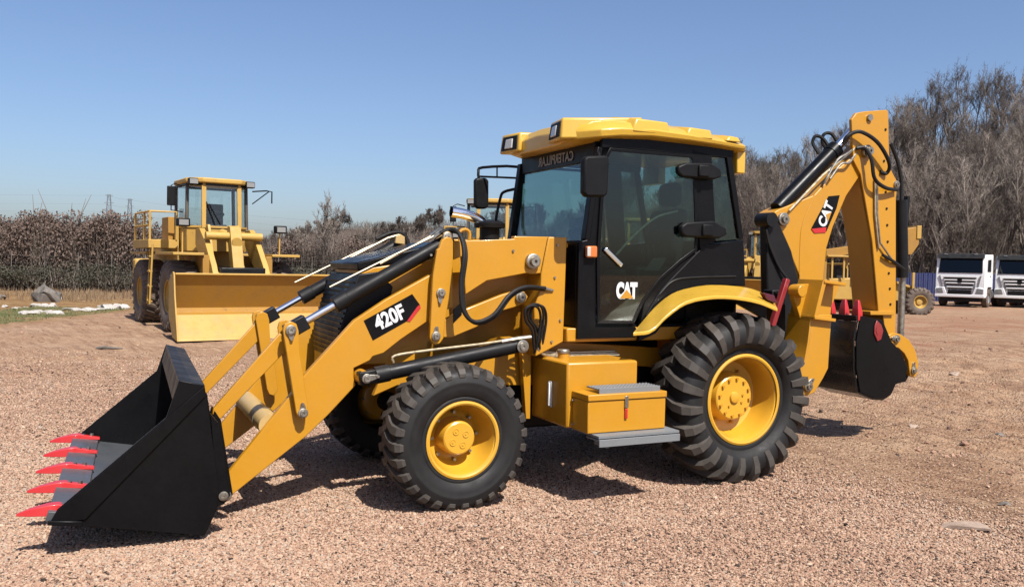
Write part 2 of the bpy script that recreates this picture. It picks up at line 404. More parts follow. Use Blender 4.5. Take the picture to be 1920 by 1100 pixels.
keep = rng.random(N_) < np.clip(ga * np.clip(patch + .35, .35, 1) * .95 + .045, 0, 1)
X_, Y_ = X_[keep], Y_[keep]
S_ = .009 + .013 * rng.random(len(X_)) ** 2.0 + .02 * (rng.random(len(X_)) > .997)
S_ = S_ * (1 + .03 * np.clip(Y_ - 6, 0, 12))
Z_ = gz(X_, Y_) + S_ * .26
T_ = np.clip(rng.normal(.55, .27, len(X_)) + .5 * fbm(X_ * .5, Y_ * .8, 4, 61), 0, 1)
gravel = scatter('gravel', np.stack([X_, Y_, Z_], -1), S_, T_, (1, 2, 3, 4, 5, 6))
# clods and broken soil on the rough ground to the right and far left
N_ = 16000
Y_ = 5.5 * (34 / 5.5) ** rng.random(N_); X_ = (rng.random(N_) * 2 - 1) * .66 * Y_
w = (sst(2.2, 4.5, X_ + (Y_ - 8) * .2) + .55 * sst(-3, -5, X_) * sst(10, 12, Y_)) * np.clip(.25 + 2.6 * fbm(X_ * .7, Y_ * .9, 4, 77), 0, 1)
k = rng.random(N_) < w; X_, Y_ = X_[k], Y_[k]
S_ = (.014 + .075 * rng.random(len(X_)) ** 5) * (.45 + .55 * (1 - gravel_amt(X_, Y_)))
clods = scatter('soil_clods', np.stack([X_, Y_, gz(X_, Y_) + S_ * .1], -1), S_, np.clip(rng.normal(.30, .2, len(X_)), 0, 1), (11, 12, 13))

# ---- wooded ridge that comes down from the right
SKYL = [(430, 440, 290), (520, 418, 270), (600, 402, 250), (700, 393, 225), (800, 388, 200), (870, 384, 175), (960, 385, 150), (1040, 374, 135),
        (1100, 346, 120), (1200, 312, 105), (1300, 282, 92), (1390, 258, 82), (1500, 246, 78), (1570, 222, 73), (1640, 188, 69), (1700, 158, 66),
        (1780, 132, 64), (1860, 118, 63), (1930, 118, 62), (2100, 115, 60), (2400, 150, 58)]
def skyl(px): return np.interp(px, [q[0] for q in SKYL], [q[1] for q in SKYL]), np.interp(px, [q[0] for q in SKYL], [q[2] for q in SKYL])
def slope_pt(px, t):
    yt, D0 = skyl(px); D = D0 * (1 + .55 * t)
    hor = 497 + .021 * (px - 960); D1 = D0 * 1.55
    th = np.interp(px, [400, 1000, 1400, 1900], [7., 8., 9., 9.5])
    top = 1.78 + (hor - yt) / 1595 * D1 - th
    X = (px - 960) / 1595 * D
    z = .15 + (top - .15) * np.clip(t, 0, 1) ** 1.15 + .6 * fbm(X * .08, D * .08, 3, 71) * np.clip(t, 0, 1) - .5 * (1 - sst(0, .03, t))
    return X, D, z, th
pxs = np.linspace(430, 2150, 100); ts = np.linspace(0, 1.35, 24)
PX, TT = np.meshgrid(pxs, ts); SX, SY, SZ, _ = slope_pt(PX, TT)
idx = np.arange(PX.size).reshape(PX.shape)
mb = MB(); mb.v = np.stack([SX, SY, SZ], -1).reshape(-1, 3).tolist()
mb.f = np.stack([idx[:-1, :-1], idx[:-1, 1:], idx[1:, 1:], idx[1:, :-1]], -1).reshape(-1, 4).tolist()
mb.build('wooded_hillside', SLOPE, kind='structure', smooth=180)

# ---- bare trees
def tree_mesh(name, seed, H, mat, spread=.5, stems=2, twigs=1.0, wid=1.0, twl=1.0):
    r_ = random.Random(seed); mb = MB()
    def seg(path, r0, r1, n=3): mb.tube(path, [r0 + (r1 - r0) * i / (len(path) - 1) for i in range(len(path))], n, cap=False)
    def twig(p, d, ln, w):
        sd = d.cross(Vector((r_.uniform(-1, 1), r_.uniform(-1, 1), r_.uniform(-1, 1)))).normalized() * w
        q = p + d * ln + Vector((r_.uniform(-.1, .1), r_.uniform(-.1, .1), r_.uniform(0, .15))) * ln
        o = len(mb.v); mb.v += [tuple(p - sd), tuple(p + sd), tuple(q)]; mb.f.append((o, o + 1, o + 2))
        return q
    def rv(a): return Vector((r_.gauss(0, a), r_.gauss(0, a), r_.gauss(0, a * .6)))
    def branch(p, d, ln, rad, lev):
        path = [p]; n = 4
        for i in range(n):
            d = (d + rv(.16) + Vector((0, 0, .07))).normalized(); path.append(path[-1] + d * ln / n)
        seg(path, rad, rad * .45, 4 if lev == 0 else 3)
        if lev < 2:
            k = r_.randint(4, 6) if lev == 0 else r_.randint(4, 5)
            for _ in range(k):
                t = r_.uniform(.3, 1.0); i = min(int(t * n), n - 1); q = path[i].lerp(path[i + 1], t * n - i)
                dd = (d + rv(spread) + Vector((0, 0, .42))).normalized()
                branch(q, dd, ln * r_.uniform(.42, .66), rad * .5, lev + 1)
        else:
            for _ in range(int(11 * twigs)):
                t = r_.uniform(.1, 1.0); i = min(int(t * n), n - 1); q = path[i].lerp(path[i + 1], t * n - i)
                dd = (d + rv(.6) + Vector((0, 0, .2))).normalized(); l2 = ln * r_.uniform(.25, .7) * twl
                e = twig(q, dd, l2, .011 * wid)
                m = q.lerp(e, .5)
                twig(m, (dd + rv(.6)).normalized(), l2 * .6, .008 * wid); twig(m, (dd + rv(.6)).normalized(), l2 * .6, .008 * wid)
    for s_ in range(stems):
        d = (Vector((r_.gauss(0, .16), r_.gauss(0, .16), 1))).normalized(); p = Vector((r_.gauss(0, .15) * (stems > 1), r_.gauss(0, .15) * (stems > 1), -.3))
        path = [p]; L_ = H * r_.uniform(.70, .90)
        for i in range(7):
            d = (d + rv(.07) + Vector((0, 0, .04))).normalized(); path.append(path[-1] + d * L_ / 7)
        r0 = H * .016 / (stems ** .4); seg(path, r0, r0 * .4, 6)
        for _ in range(r_.randint(7, 9)):
            t = r_.uniform(.25, 1.0); i = min(int(t * 7), 6); q = path[i].lerp(path[i + 1], t * 7 - i)
            a_ = r_.uniform(0, 6.28); up = r_.uniform(1.3, 2.8)
            dd = Vector((math.cos(a_), math.sin(a_), up)).normalized()
            branch(q, dd, H * r_.uniform(.20, .32) * (1.15 - t * .4), r0 * .45 * (1.1 - .6 * t), 0 if t < .8 else 1)
    return mb.mesh(name, mat, 0, recalc=False)
TREES = [tree_mesh('bare_tree_crown', 100 + i, 9.5, BARK if i % 2 else BARKL, .30 + .04 * (i % 3), 2 + (i % 2), .55, 1.0) for i in range(6)]
print('tree tris', [len(m.polygons) for m in TREES])
FAR = [tree_mesh('bare_tree_crown', 200 + i, 8., BARK, .5, 3, 1.0, 2.6) for i in range(3)]
def put_tree(px, t, mesh_, sc, label, grp):
    X, D, z, th = (float(q) for q in slope_pt(np.array(float(px)), np.array(float(t))))
    o = bpy.data.objects.new('bare_tree', mesh_); COL.objects.link(o)
    o.location = (X, D, z - .1); o.rotation_euler = (random.gauss(0, .06), random.gauss(0, .06), random.uniform(0, 6.28)); o.scale = (sc * random.uniform(.9, 1.15),) * 2 + (sc,)
    tag(o, label, 'tree', grp); return o
random.seed(5)
# right slope: rows from the foot to the crest
for i in range(190):
    t = (i + .5) / 190 * 1.02; px = random.uniform(1370, 2110)
    if t > .9: px = 1370 + (i - 168) / 22 * 740 + random.uniform(-12, 12)
    put_tree(px, t, random.choice(TREES), random.uniform(.78, 1.08) * (.9 if px < 1500 else 1),
             'bare leafless tree in the dense wood on the slope at the right', 'leafless trees on the right slope')
for i in range(16):
    px = 1410 + i * 34 + random.uniform(-12, 12)
    put_tree(px, random.uniform(.02, .22), TREES[(0, 2, 4)[i % 3]], random.uniform(.95, 1.2), 'tall bare tree with a pale trunk at the foot of the right slope', 'pale trunked trees at the foot of the right slope')
for i in range(125):
    t = (i % 25 + random.random()) / 25 * 1.0; px = 470 + (i / 125) * 900 + random.uniform(-15, 15)
    put_tree(px, t, random.choice(FAR), random.uniform(.8, 1.15),
             'small bare tree in the far brown wood on the low ridge', 'leafless trees on the far ridge')
# brushwood that fills the wood between the trunks (nobody could count it)
BRW = leafm('brushwood_bark', [(.055, .04, .03), (.11, .082, .064), (.18, .14, .112), (.09, .075, .045)])
mb = MB(); V = []; Fa = []
r_ = random.Random(3)
NB = 60000
bp = rng.uniform(440, 2150, NB); bt = rng.random(NB) ** .8 * 1.03
bX, bD, bz, bth = slope_pt(bp, bt)
hh = rng.random(NB) ** 1.3 * np.interp(bp, [440, 900, 1200, 1500, 2050], [2.2, 2.4, 2.6, 2.2, 2.0])
ln = .6 + 1.6 * rng.random(NB); az = rng.random(NB) * 6.283; el = .8 + .65 * rng.random(NB)
wd = bD * .00017 * (.7 + rng.random(NB))
dx, dy, dz = np.cos(az) * np.cos(el) * ln, np.sin(az) * np.cos(el) * ln, np.sin(el) * ln
bz = bz + hh
V = np.stack([np.stack([bX - wd, bD, bz], -1), np.stack([bX + wd, bD, bz], -1), np.stack([bX + dx, bD + dy, bz + dz], -1)], 1).reshape(-1, 3)
me = bpy.data.meshes.new('brushwood'); me.from_pydata(V.tolist(), [], np.arange(NB * 3).reshape(-1, 3).tolist()); me.materials.append(BRW)
bo = bpy.data.objects.new('brushwood', me); COL.objects.link(bo); bo['kind'] = 'stuff'

# ---- tangled hedge along the left boundary
def shrub_mesh(name, seed, w, h, nleaf, ntwig, leaf=.045, leafmat=LEAF):
    g = np.random.default_rng(seed)
    lob = [(g.uniform(-w * .32, w * .32), g.uniform(-.5, .5), g.uniform(.3, .74) * h, g.uniform(.5, .8)) for _ in range(9)]
    L_ = []
    for lx, ly, lz, lr in lob:
        m = nleaf // len(lob); d = g.normal(size=(m, 3)); d /= np.linalg.norm(d, axis=1)[:, None]
        rad = lr * (.35 + .75 * g.random(m) ** .6)
        L_.append(np.array([lx, ly, lz]) + d * rad[:, None] * np.array([w * .36, 1.0, h * .34]))
    P = np.concatenate(L_); P = P[P[:, 2] > .05]
    n = len(P); u = g.normal(size=(n, 3)); u /= np.linalg.norm(u, axis=1)[:, None]; v = g.normal(size=(n, 3)); v -= (v * u).sum(1)[:, None] * u
    v /= np.linalg.norm(v, axis=1)[:, None]; s_ = leaf * (.6 + .9 * g.random(n))[:, None]
    q = np.stack([P - u * s_, P + v * s_ * .6, P + u * s_, P - v * s_ * .6], 1).reshape(-1, 3)
    f = np.arange(n * 4).reshape(-1, 4)
    me = bpy.data.meshes.new(name); me.from_pydata(q.tolist(), [], f.tolist()); me.materials.append(leafmat)
    # twigs
    b = g.random((ntwig, 3)) * np.array([w * .95, 1.4, h * .45]) - np.array([w * .475, .7, 0])
    az = g.random(ntwig) * 6.28; el = .75 + .75 * g.random(ntwig); ln = (.5 + 1.4 * g.random(ntwig)) * h * .32
    e = b + np.stack([np.cos(az) * np.cos(el) * ln, np.sin(az) * np.cos(el) * ln, np.sin(el) * ln], -1)
    top = h * (.8 + .28 * g.random(ntwig)); e[:, 2] = np.minimum(e[:, 2], top)
    wv = .010 + .008 * g.random(ntwig)[:, None]; sd = np.stack([np.cos(az + 1.57), np.sin(az + 1.57), az * 0], -1) * wv
    q2 = np.stack([b - sd, b + sd, e], 1).reshape(-1, 3)
    m2 = bpy.data.meshes.new(name + '_twigs'); m2.from_pydata(q2.tolist(), [], np.arange(ntwig * 3).reshape(-1, 3).tolist()); m2.materials.append(TWIG)
    return me, m2
SH = [shrub_mesh('shrub_leaves', 300 + i, 3.6, 3.3, 9500, 900, .050) for i in range(4)]
SHD = [shrub_mesh('dark_shrub_leaves', 320 + i, 3.2, 1.5, 3500, 700, .04, DLEAF) for i in range(2)]
SHP = [shrub_mesh('pale_shrub_leaves', 340 + i, 3.6, 3.6, 2200, 5200, .035, LEAF) for i in range(2)]
def put_shrub(px, D, pair, sx, sz, label, grp, name='dry_shrub'):
    X = (px - 960) / 1595 * D; z = g1(X, D) - .1
    t = root(name, label, 'shrub', (X, D, z), random.uniform(-.5, .5) + random.choice((0, math.pi)), grp); t.scale = (sx, 1.1, sz)
    a = bpy.data.objects.new('leaves', pair[0]); COL.objects.link(a); a.parent = t; a['kind'] = 'stuff'
    b = bpy.data.objects.new('twigs', pair[1]); COL.objects.link(b); b.parent = t; b['kind'] = 'stuff'
random.seed(12)
for i in range(22):
    px = -200 + i * 28 + random.uniform(-8, 8)
    put_shrub(px, 40.5 + random.uniform(-1.2, 1.8), SH[i % 4], random.uniform(.85, 1.1), random.uniform(1.0, 1.3) * (1.04 if px < 240 else .86),
              'dry brown leafy shrub in the tangled hedge on the left boundary', 'dry brown shrubs of the left hedge')
for i in range(7):
    put_shrub(-30 + i * 48 + random.uniform(-10, 10), 38.6, SHD[i % 2], 1, random.uniform(.7, 1.1),
              'low dark bush at the foot of the left hedge', 'low dark bushes at the foot of the hedge', 'low_bush')
for i in range(13):
    px = 505 + i * 33 + random.uniform(-8, 8)
    put_shrub(px, 43 + random.uniform(-1.5, 2.0), (SHP if i % 3 else SH)[i % 2], random.uniform(.85, 1.1), random.uniform(.72, 1.02),
              'grey twiggy shrub behind the raised loader arms', 'grey twiggy shrubs behind the machines')
for i in range(7):
    put_shrub(500 + i * 58 + random.uniform(-8, 8), 40.5, SHD[i % 2], 1, random.uniform(.8, 1.3),
              'low dark bush beneath the grey shrubs', 'low dark bushes beneath the grey shrubs', 'low_bush')
# young pale trees standing in the hedge
PT = [tree_mesh('young_tree_crown', 400 + i, 5.6, BARKL, .5, 1 + i % 2, .8, 1.4) for i in range(2)]
for px, D, sc, mi, lb in ((632, 41.5, .92, 0, 'pale bare young tree rising highest above the grey shrubs'),
                          (575, 43, .66, 1, 'small pale bare tree left of the tallest young tree'), (700, 43, .68, 0, 'small pale bare tree right of the tallest young tree'),
                          (770, 45, .66, 1, 'thin bare tree above the far end of the grey shrubs')):
    o = bpy.data.objects.new('young_tree', PT[mi]); COL.objects.link(o); X = (px - 960) / 1595 * D
    o.location = (X, D, .1); o.scale = (sc * .8, sc * .8, sc); tag(o, lb, 'tree')
# bare canes sticking up out of the left hedge
for k, (px, pts, lb) in enumerate(((58, [(58, 420, 88, 395), (70, 355, 88, 398), (78, 378, 68, 425), (60, 365, 64, 420)], 'bare crossing canes sticking out of the hedge near the left edge'),
                    (160, [(150, 405, 170, 365), (146, 415, 160, 372), (132, 400, 134, 380)], 'pair of slanting bare canes sticking out of the hedge'))):
    mb = MB(); D = 40.
    for (x0, y0, x1, y1) in pts:
        f = lambda x, y: ((x - 960) / 1595 * D, D, 1.78 + (497 + .021 * (x - 960) - y) / 1595 * D)
        a_, b_ = f(x0, y0), f(x1, y1)
        if a_[2] > b_[2]: a_, b_ = b_, a_
        base = (a_[0] - (b_[0] - a_[0]) * .8, D, .3)
        mb.tube([base, a_, b_], [.03, .02, .008], 4)
    tag(mb.build('bare_cane', BARKL, smooth=0), lb, 'branches')

# ---- wire fence in front of the hedge
fn = root('wire_fence', 'thin grey post and wire fence along the foot of the left hedge', 'fence', (0, 0, 0))
for i in range(15):
    x = -27 + i * 1.5; z = g1(x, 38.2)
    MB().cyl((x, 38.2, z - .1), (x, 38.2, z + 1.75), .016, n=6).build('post', DSTONE, fn)
for j in range(5):
    MB().tube([(-27, 38.2, g1(-27, 38.2) + .25 + j * .34), (-16, 38.2, g1(-16, 38.2) + .24 + j * .34), (-6, 38.2, g1(-6, 38.2) + .25 + j * .34)], .004, 4).build('wire', DSTONE, fn)
# ---- electricity pylons far away with their lines
def pylon(px, ytop, D, H, label):
    X = (px - 960) / 1595 * D; hor = 497 + .021 * (px - 960); zt = 1.78 + (hor - ytop) / 1595 * D
    t = root('electricity_pylon', label, 'pylon', (X, D, zt - H), .5)
    mb = MB(); lv = [(0, 3.2), (.25, 2.2), (.45, 1.55), (.62, 1.15), (.78, .95), (.9, .8), (1, .55)]
    for (a, wa), (b, wb) in zip(lv, lv[1:]):
        for sx, sy in ((1, 1), (1, -1), (-1, -1), (-1, 1)):
            mb.bar((sx * wa, sy * wa, a * H), (sx * wb, sy * wb, b * H), .24, .24)
        for (s0, s1) in (((1, 1), (1, -1)), ((1, -1), (-1, -1)), ((-1, -1), (-1, 1)), ((-1, 1), (1, 1))):
            mb.bar((s0[0] * wa, s0[1] * wa, a * H), (s1[0] * wb, s1[1] * wb, b * H), .13, .13)
            mb.bar((s1[0] * wa, s1[1] * wa, a * H), (s0[0] * wb, s0[1] * wb, b * H), .13, .13)
            mb.bar((s0[0] * wb, s0[1] * wb, b * H), (s1[0] * wb, s1[1] * wb, b * H), .13, .13)
    mb.build('lattice_tower', PYL, t)
    for q, ln in ((.8, 2.4), (.9, 2.0), (.99, 1.6)):
        m2 = MB(); m2.bar((-ln, 0, q * H), (ln, 0, q * H), .25, .3); m2.build('cross_arm', PYL, t)
    return Vector((X, D, zt))
p1 = pylon(203, 365, 400, 38, 'grey lattice pylon, the left one of the two above the hedge')
p2 = pylon(242, 373, 440, 38, 'grey lattice pylon, the right one of the two above the hedge')
for k, dz in enumerate((-.5, -4.5, -8)):
    mb = MB(); a = p1 + Vector((0, 0, dz)); b = p2 + Vector((0, 0, dz)); e = b + (b - a) * 1.0 + Vector((240, 60, 3))
    path = [b.lerp(e, i / 12) - Vector((0, 0, 9 * 4 * (i / 12) * (1 - i / 12))) for i in range(13)]
    mb.tube([a - Vector((90, 10, 2)), a, a.lerp(b, .5) - Vector((0, 0, .6))] + path, .035, 4)
    tag(mb.build('power_line', PYL, smooth=0), ('topmost', 'middle', 'lowest')[k] + ' thin wire strung between the two pylons', 'power line')
# ---- blue sheet hoarding behind the trucks
bf = root('blue_hoarding', 'dark blue corrugated sheet hoarding behind the white trucks', 'fence', (0, 0, 0))
for i in range(22):
    x = 25.5 + i * .95
    y = 59.0; z = g1(x, y); mb = MB()
    for j in range(6): mb.box(x + j * .155, x + j * .155 + .08, y - .03 if j % 2 else y, y + .05, z - .1, z + 1.95)
    mb.box(x, x + .93, y + .012, y + .04, z - .1, z + 1.93); mb.build('panel', BLUE, bf)
SOILR = leafm('soil_stone', [(.26, .18, .13), (.40, .29, .22), (.52, .40, .31), (.34, .25, .19)])
# ---- rubble and loose things at the left verge
def rock(name, loc, sz, seed, mat, label, cat='rock', grp=None):
    r_ = random.Random(seed); bm = bmesh.new(); flat = sz[2] < .5 * min(sz[0], sz[1])
    for lump in range(7 if flat else 2):
        ox, oy = (r_.uniform(-.7, .7) * sz[0], r_.uniform(-.7, .7) * sz[1]) if flat else (r_.uniform(-.3, .3) * sz[0], 0)
        k = .42 if flat else .8; vs = []
        for _ in range(16):
            a_, b_ = r_.uniform(0, 6.28), r_.uniform(-.3, 1.3); q = r_.uniform(.75, 1.1)
            vs.append(bm.verts.new((ox + math.cos(a_) * math.cos(b_) * sz[0] * q * k, oy + math.sin(a_) * math.cos(b_) * sz[1] * q * k, math.sin(b_) * sz[2] * q)))
        res = bmesh.ops.convex_hull(bm, input=vs)
        bmesh.ops.delete(bm, geom=[e for e in res['geom_interior'] if isinstance(e, bmesh.types.BMVert)], context='VERTS')
    me = bpy.data.meshes.new(name); bm.to_mesh(me); bm.free(); me.materials.append(mat)
    o = bpy.data.objects.new(name, me); COL.objects.link(o); o.location = loc; tag(o, label, cat, grp); return o
def at(px, py, zz=.16):
    hor = 497 + .021 * (px - 960); D = (1.78 - zz) * 1595 / (py - hor); X = (px - 960) / 1595 * D; return (X, D, g1(X, D))
rock('rubble_block', at(84, 566), (.55, .4, .62), 1, DSTONE, 'dark square rubble block on the dry verge before the hedge')
rock('rubble_block', at(98, 562), (.35, .3, .40), 2, DSTONE, 'smaller grey rubble block leaning right of the dark square block')
rock('pale_slab', at(82, 577), (.50, .35, .14), 3, STONE, 'pale broken slab lying in front of the dark rubble block', 'slab')
rock('pale_rubble', at(75, 590), (.60, .5, .10), 4, STONE, 'pale flattened heap of rubble nearest the yard at left', 'rubble')
rock('pale_rubble', at(207, 580), (.60, .45, .17), 5, STONE, 'white heap of rubble beside the loader rear wheel', 'rubble')
rock('pale_rubble', at(165, 582), (.8, .4, .08), 6, STONE, 'low white streak of rubble left of the white heap', 'rubble')
rock('yellow_stone', at(113, 562), (.14, .12, .14), 7, STONE, 'small pale yellow stone right of the rubble block', 'stone')
rock('yellow_stone', at(10, 576), (.13, .12, .11), 8, STONE, 'small pale stone at the left edge of the picture', 'stone')
rock('dark_stone', at(3, 562), (.2, .2, .17), 9, DSTONE, 'dark stone on the verge at the left edge', 'stone')
rock('pale_stone', at(35, 580), (.3, .2, .07), 10, STONE, 'flat pale stone between the left edge and the rubble', 'stone')
for i, (px, py, sz, lb) in enumerate(((1795, 712, .11, 'reddish clod beside the tracked soil at right'), (1885, 812, .07, 'dark stone on the rough soil near the right edge'),
     (1720, 800, .07, 'pale stone in the middle of the rough soil'), (1900, 938, .06, 'small grey stone near the right edge above the flat chip'), (1660, 715, .08, 'soil clod just right of the rear bucket'))):
    rock('loose_stone', at(px, py, .05), (sz, sz * .7, sz * .5), 20 + i, DSTONE if i in (1, 3) else SOILR, lb, 'stone')
mb = MB(); x, y, z = at(1830, 1000, 0)
mb.add([(x - .11, y + .02, z + .03), (x + .13, y - .05, z + .03), (x + .10, y + .05, z + .05), (x - .02, y + .07, z + .045),
        (x - .16, y + .03, z + .004), (x + .16, y - .05, z + .015), (x + .15, y + .04, z + .03), (x - .12, y + .10, z + .015)],
       [(0, 1, 2, 3), (7, 6, 5, 4), (0, 4, 5, 1), (1, 5, 6, 2), (2, 6, 7, 3), (3, 7, 4, 0)])
tag(mb.build('flat_chip', SOILR), 'flat pale stone chip lying on the gravel at the lower right', 'stone chip')
mb = MB(); x, y, z = at(207, 650); mb.tube([(x - .25, y, z + .02), (x - .1, y - .04, z + .04), (x + .22, y + .02, z + .02)], [.022, .028, .012], 7)
tag(mb.build('broken_stick', DSTONE), 'dark broken stick lying on the dirt left of the bucket', 'stick')
# grass tufts on the verge
NG = 26000
gxp = rng.random(NG); GX = np.where(gxp < .55, -28 + 24 * rng.random(NG), -14.5 + 2.8 * rng.random(NG) ** 1.5); GY = np.where(gxp < .55, 30 + 9.5 * rng.random(NG), 17 + 9 * rng.random(NG))
k = fbm(GX * .5, GY * .5, 3, 88) + .25 * rng.random(NG) > -.02; GX, GY = GX[k], GY[k]; n = len(GX); GZ = gz(GX, GY)
hg = (.07 + .24 * rng.random(n) ** 2) * np.where(GY > 28, 1.0, .26); az = rng.random(n) * 6.28; le = rng.random(n) * .5 * hg
wv = .012 + .012 * rng.random(n)
V = np.stack([np.stack([GX - wv, GY, GZ], -1), np.stack([GX + wv, GY, GZ], -1), np.stack([GX + np.cos(az) * le, GY + np.sin(az) * le, GZ + hg], -1)], 1)
for nm, sel, mt in (('dry_grass', GY > 28, DRYG), ('green_grass', GY <= 28, GRNG)):
    q = V[sel].reshape(-1, 3); me = bpy.data.meshes.new(nm); me.from_pydata(q.tolist(), [], np.arange(len(q)).reshape(-1, 3).tolist()); me.materials.append(mt)
    o = bpy.data.objects.new(nm, me); COL.objects.link(o); o['kind'] = 'stuff'


# ================================================================ THE BACKHOE LOADER
BO, BA = ((-0.8082, 6.9034, 0.0), 0.45029)
B = root('backhoe_loader', 'big yellow backhoe loader with black front bucket, standing nearest on the gravel', 'backhoe loader', BO, BA)
def mir(pts): return pts

TAIL = paint('maroon_lens', (.10, .008, .03), .3, .4, .05)
# ---------------- wheels (axis = local y, outer face towards -y)
def lugs(mb, stations, phis, side=1, w0=.035, lean=0.):
    for ph in phis:
        vs = []
        n = len(stations)
        for i, (y, r, dph, h, w) in enumerate(stations):
            if i == 0: ty, tr = stations[1][0] - y, stations[1][1] - r
            elif i == n - 1: ty, tr = y - stations[i - 1][0], r - stations[i - 1][1]
            else: ty, tr = stations[i + 1][0] - stations[i - 1][0], stations[i + 1][1] - stations[i - 1][1]
            l = math.hypot(ty, tr); ny_, nr_ = -tr / l, ty / l
            if nr_ < -.2 or (ny_ > .2): ny_, nr_ = -ny_, -nr_
            for (hh, ww) in ((-.012, w * 1.25), (h, w * .8)):
                for sg in (-1, 1):
                    rr = r + nr_ * hh; yy = y + ny_ * hh; a = ph + dph + sg * ww / max(r, .2)
                    vs.append((rr * math.cos(a), yy * side, rr * math.sin(a)))
        fs = []
        for i in range(n - 1):
            o, p = i * 4, i * 4 + 4
            fs += [(o + 2, o + 3, p + 3, p + 2), (o, o + 2, p + 2, p), (o + 1, p + 1, p + 3, o + 3)]
        fs += [(0, 1, 3, 2), ((n - 1) * 4, (n - 1) * 4 + 2, (n - 1) * 4 + 3, (n - 1) * 4 + 1)]
        mb.add(vs, fs)
def rear_wheel(parent, loc, flip):
    w = holder('rear_wheel', parent, loc, (0, .13, math.pi if flip else 0))
    mb = MB(); mb.lathe([(-.155, .365), (-.185, .375), (-.195, .40), (-.190, .425), (-.225, .445), (-.250, .49), (-.256, .545), (-.244, .60), (-.21, .64), (-.14, .662), (0, .668),
                         (.14, .662), (.21, .64), (.244, .60), (.256, .545), (.250, .49), (.19, .42), (.17, .365)], n=88)
    mb.build('tyre', RUB, w, smooth=60)
    st = [(.035, .665, -.10, .052, .036), (-.07, .664, -.02, .052, .036), (-.15, .658, .035, .054, .037), (-.213, .635, .065, .050, .038), (-.244, .600, .08, .036, .036), (-.256, .545, .09, .020, .034), (-.250, .478, .10, .004, .030)]
    mb = MB(); N = 23
    lugs(mb, st, [2 * math.pi * i / N for i in range(N)], 1)
    lugs(mb, st, [2 * math.pi * (i + .5) / N for i in range(N)], -1)
    mb.build('tread', LUG, w, smooth=25, kind='stuff')
    mb = MB(); mb.lathe([(-.198, .352), (-.203, .365), (-.196, .381), (-.188, .381), (-.186, .368), (-.178, .345), (-.16, .338), (-.10, .332), (-.03, .315), (.035, .300), (.05, .27), (.05, 0)], n=72)
    mb.build('rim', YEL2, w, smooth=35)
    mb = MB(); mb.lathe([(.05, .215), (-.035, .195), (-.06, .188), (-.068, .178), (-.068, .05), (-.085, .045), (-.09, .03), (-.09, 0)], n=48)
    mb.build('hub', YEL2, w, smooth=35)
    mb = MB()
    for i in range(12):
        a = 2 * math.pi * i / 12; x, z = .158 * math.cos(a), .158 * math.sin(a); mb.cyl((x, -.060, z), (x, -.086, z), .0125, n=6)
    for i in range(8):
        a = 2 * math.pi * (i + .5) / 8; x, z = .235 * math.cos(a), .235 * math.sin(a); mb.cyl((x, .06, z), (x, .012, z), .014, n=6)
    for a in (-.4, .3, -2.1):
        x, z = .09 * math.cos(a), .09 * math.sin(a); mb.cyl((x, -.060, z), (x, -.078, z), .010, n=6)
    mb.build('wheel_bolts', DRED if False else YEL, w, kind='stuff')
    return w
def front_wheel(parent, loc, flip, steer=0.):
    w = holder('front_wheel', parent, loc, (0, .2, (math.pi if flip else 0) + steer))
    mb = MB(); mb.lathe([(-.15, .262), (-.178, .272), (-.186, .295), (-.180, .305), (-.196, .325), (-.205, .37), (-.206, .40), (-.209, .408), (-.205, .416), (-.200, .45), (-.18, .483), (-.13, .498), (0, .503),
                         (.13, .498), (.18, .483), (.2, .45), (.206, .40), (.2, .33), (.17, .262)], n=80)
    mb.build('tyre', RUB, w, smooth=60)
    st = [(.03, .498, -.13, .026, .028), (-.05, .499, -.04, .026, .030), (-.125, .495, .01, .028, .031), (-.172, .482, .02, .024, .031), (-.194, .462, .022, .014, .028), (-.202, .446, .024, .004, .024)]
    mb = MB(); N = 28
    lugs(mb, st, [2 * math.pi * i / N for i in range(N)], 1)
    lugs(mb, st, [2 * math.pi * (i + .5) / N for i in range(N)], -1)
    mb.build('tread', LUG, w, smooth=25, kind='stuff')
    mb = MB(); mb.lathe([(-.186, .250), (-.192, .262), (-.187, .277), (-.178, .277), (-.176, .266), (-.168, .246), (-.15, .240), (-.10, .232), (-.04, .212), (.02, .185), (.035, .16), (.035, 0)], n=64)
    mb.build('rim', YEL2, w, smooth=35)
    mb = MB(); mb.lathe([(.035, .135), (-.09, .122), (-.105, .118), (-.112, .108), (-.112, 0)], n=48)
    mb.build('hub', YEL2, w, smooth=35)
    for i in range(4):
        a = .7 + i * math.pi / 2; x, z = .056 * math.cos(a), .056 * math.sin(a); m2 = MB()
        m2.lathe([(-.112, .024), (-.117, .024), (-.117, .018), (-.114, .016), (-.114, .009), (-.118, .008), (-.118, 0)], c=(x, 0, z), n=18); m2.build('planet_cap', YEL2, w)
    mb = MB()
    for i in range(8):
        a = 2 * math.pi * (i + .3) / 8; x, z = .172 * math.cos(a), .172 * math.sin(a); mb.cyl((x, .04, z), (x, -.018, z), .012, n=6)
    mb.build('wheel_bolts', STL, w, kind='stuff')
    return w
front_wheel(B, (.02, -.895, .545), False, .0)
front_wheel(B, (.02, .895, .545), True, .0)
rear_wheel(B, (2.545, -.88, .705), False)
rear_wheel(B, (2.56, .90, .705), True)

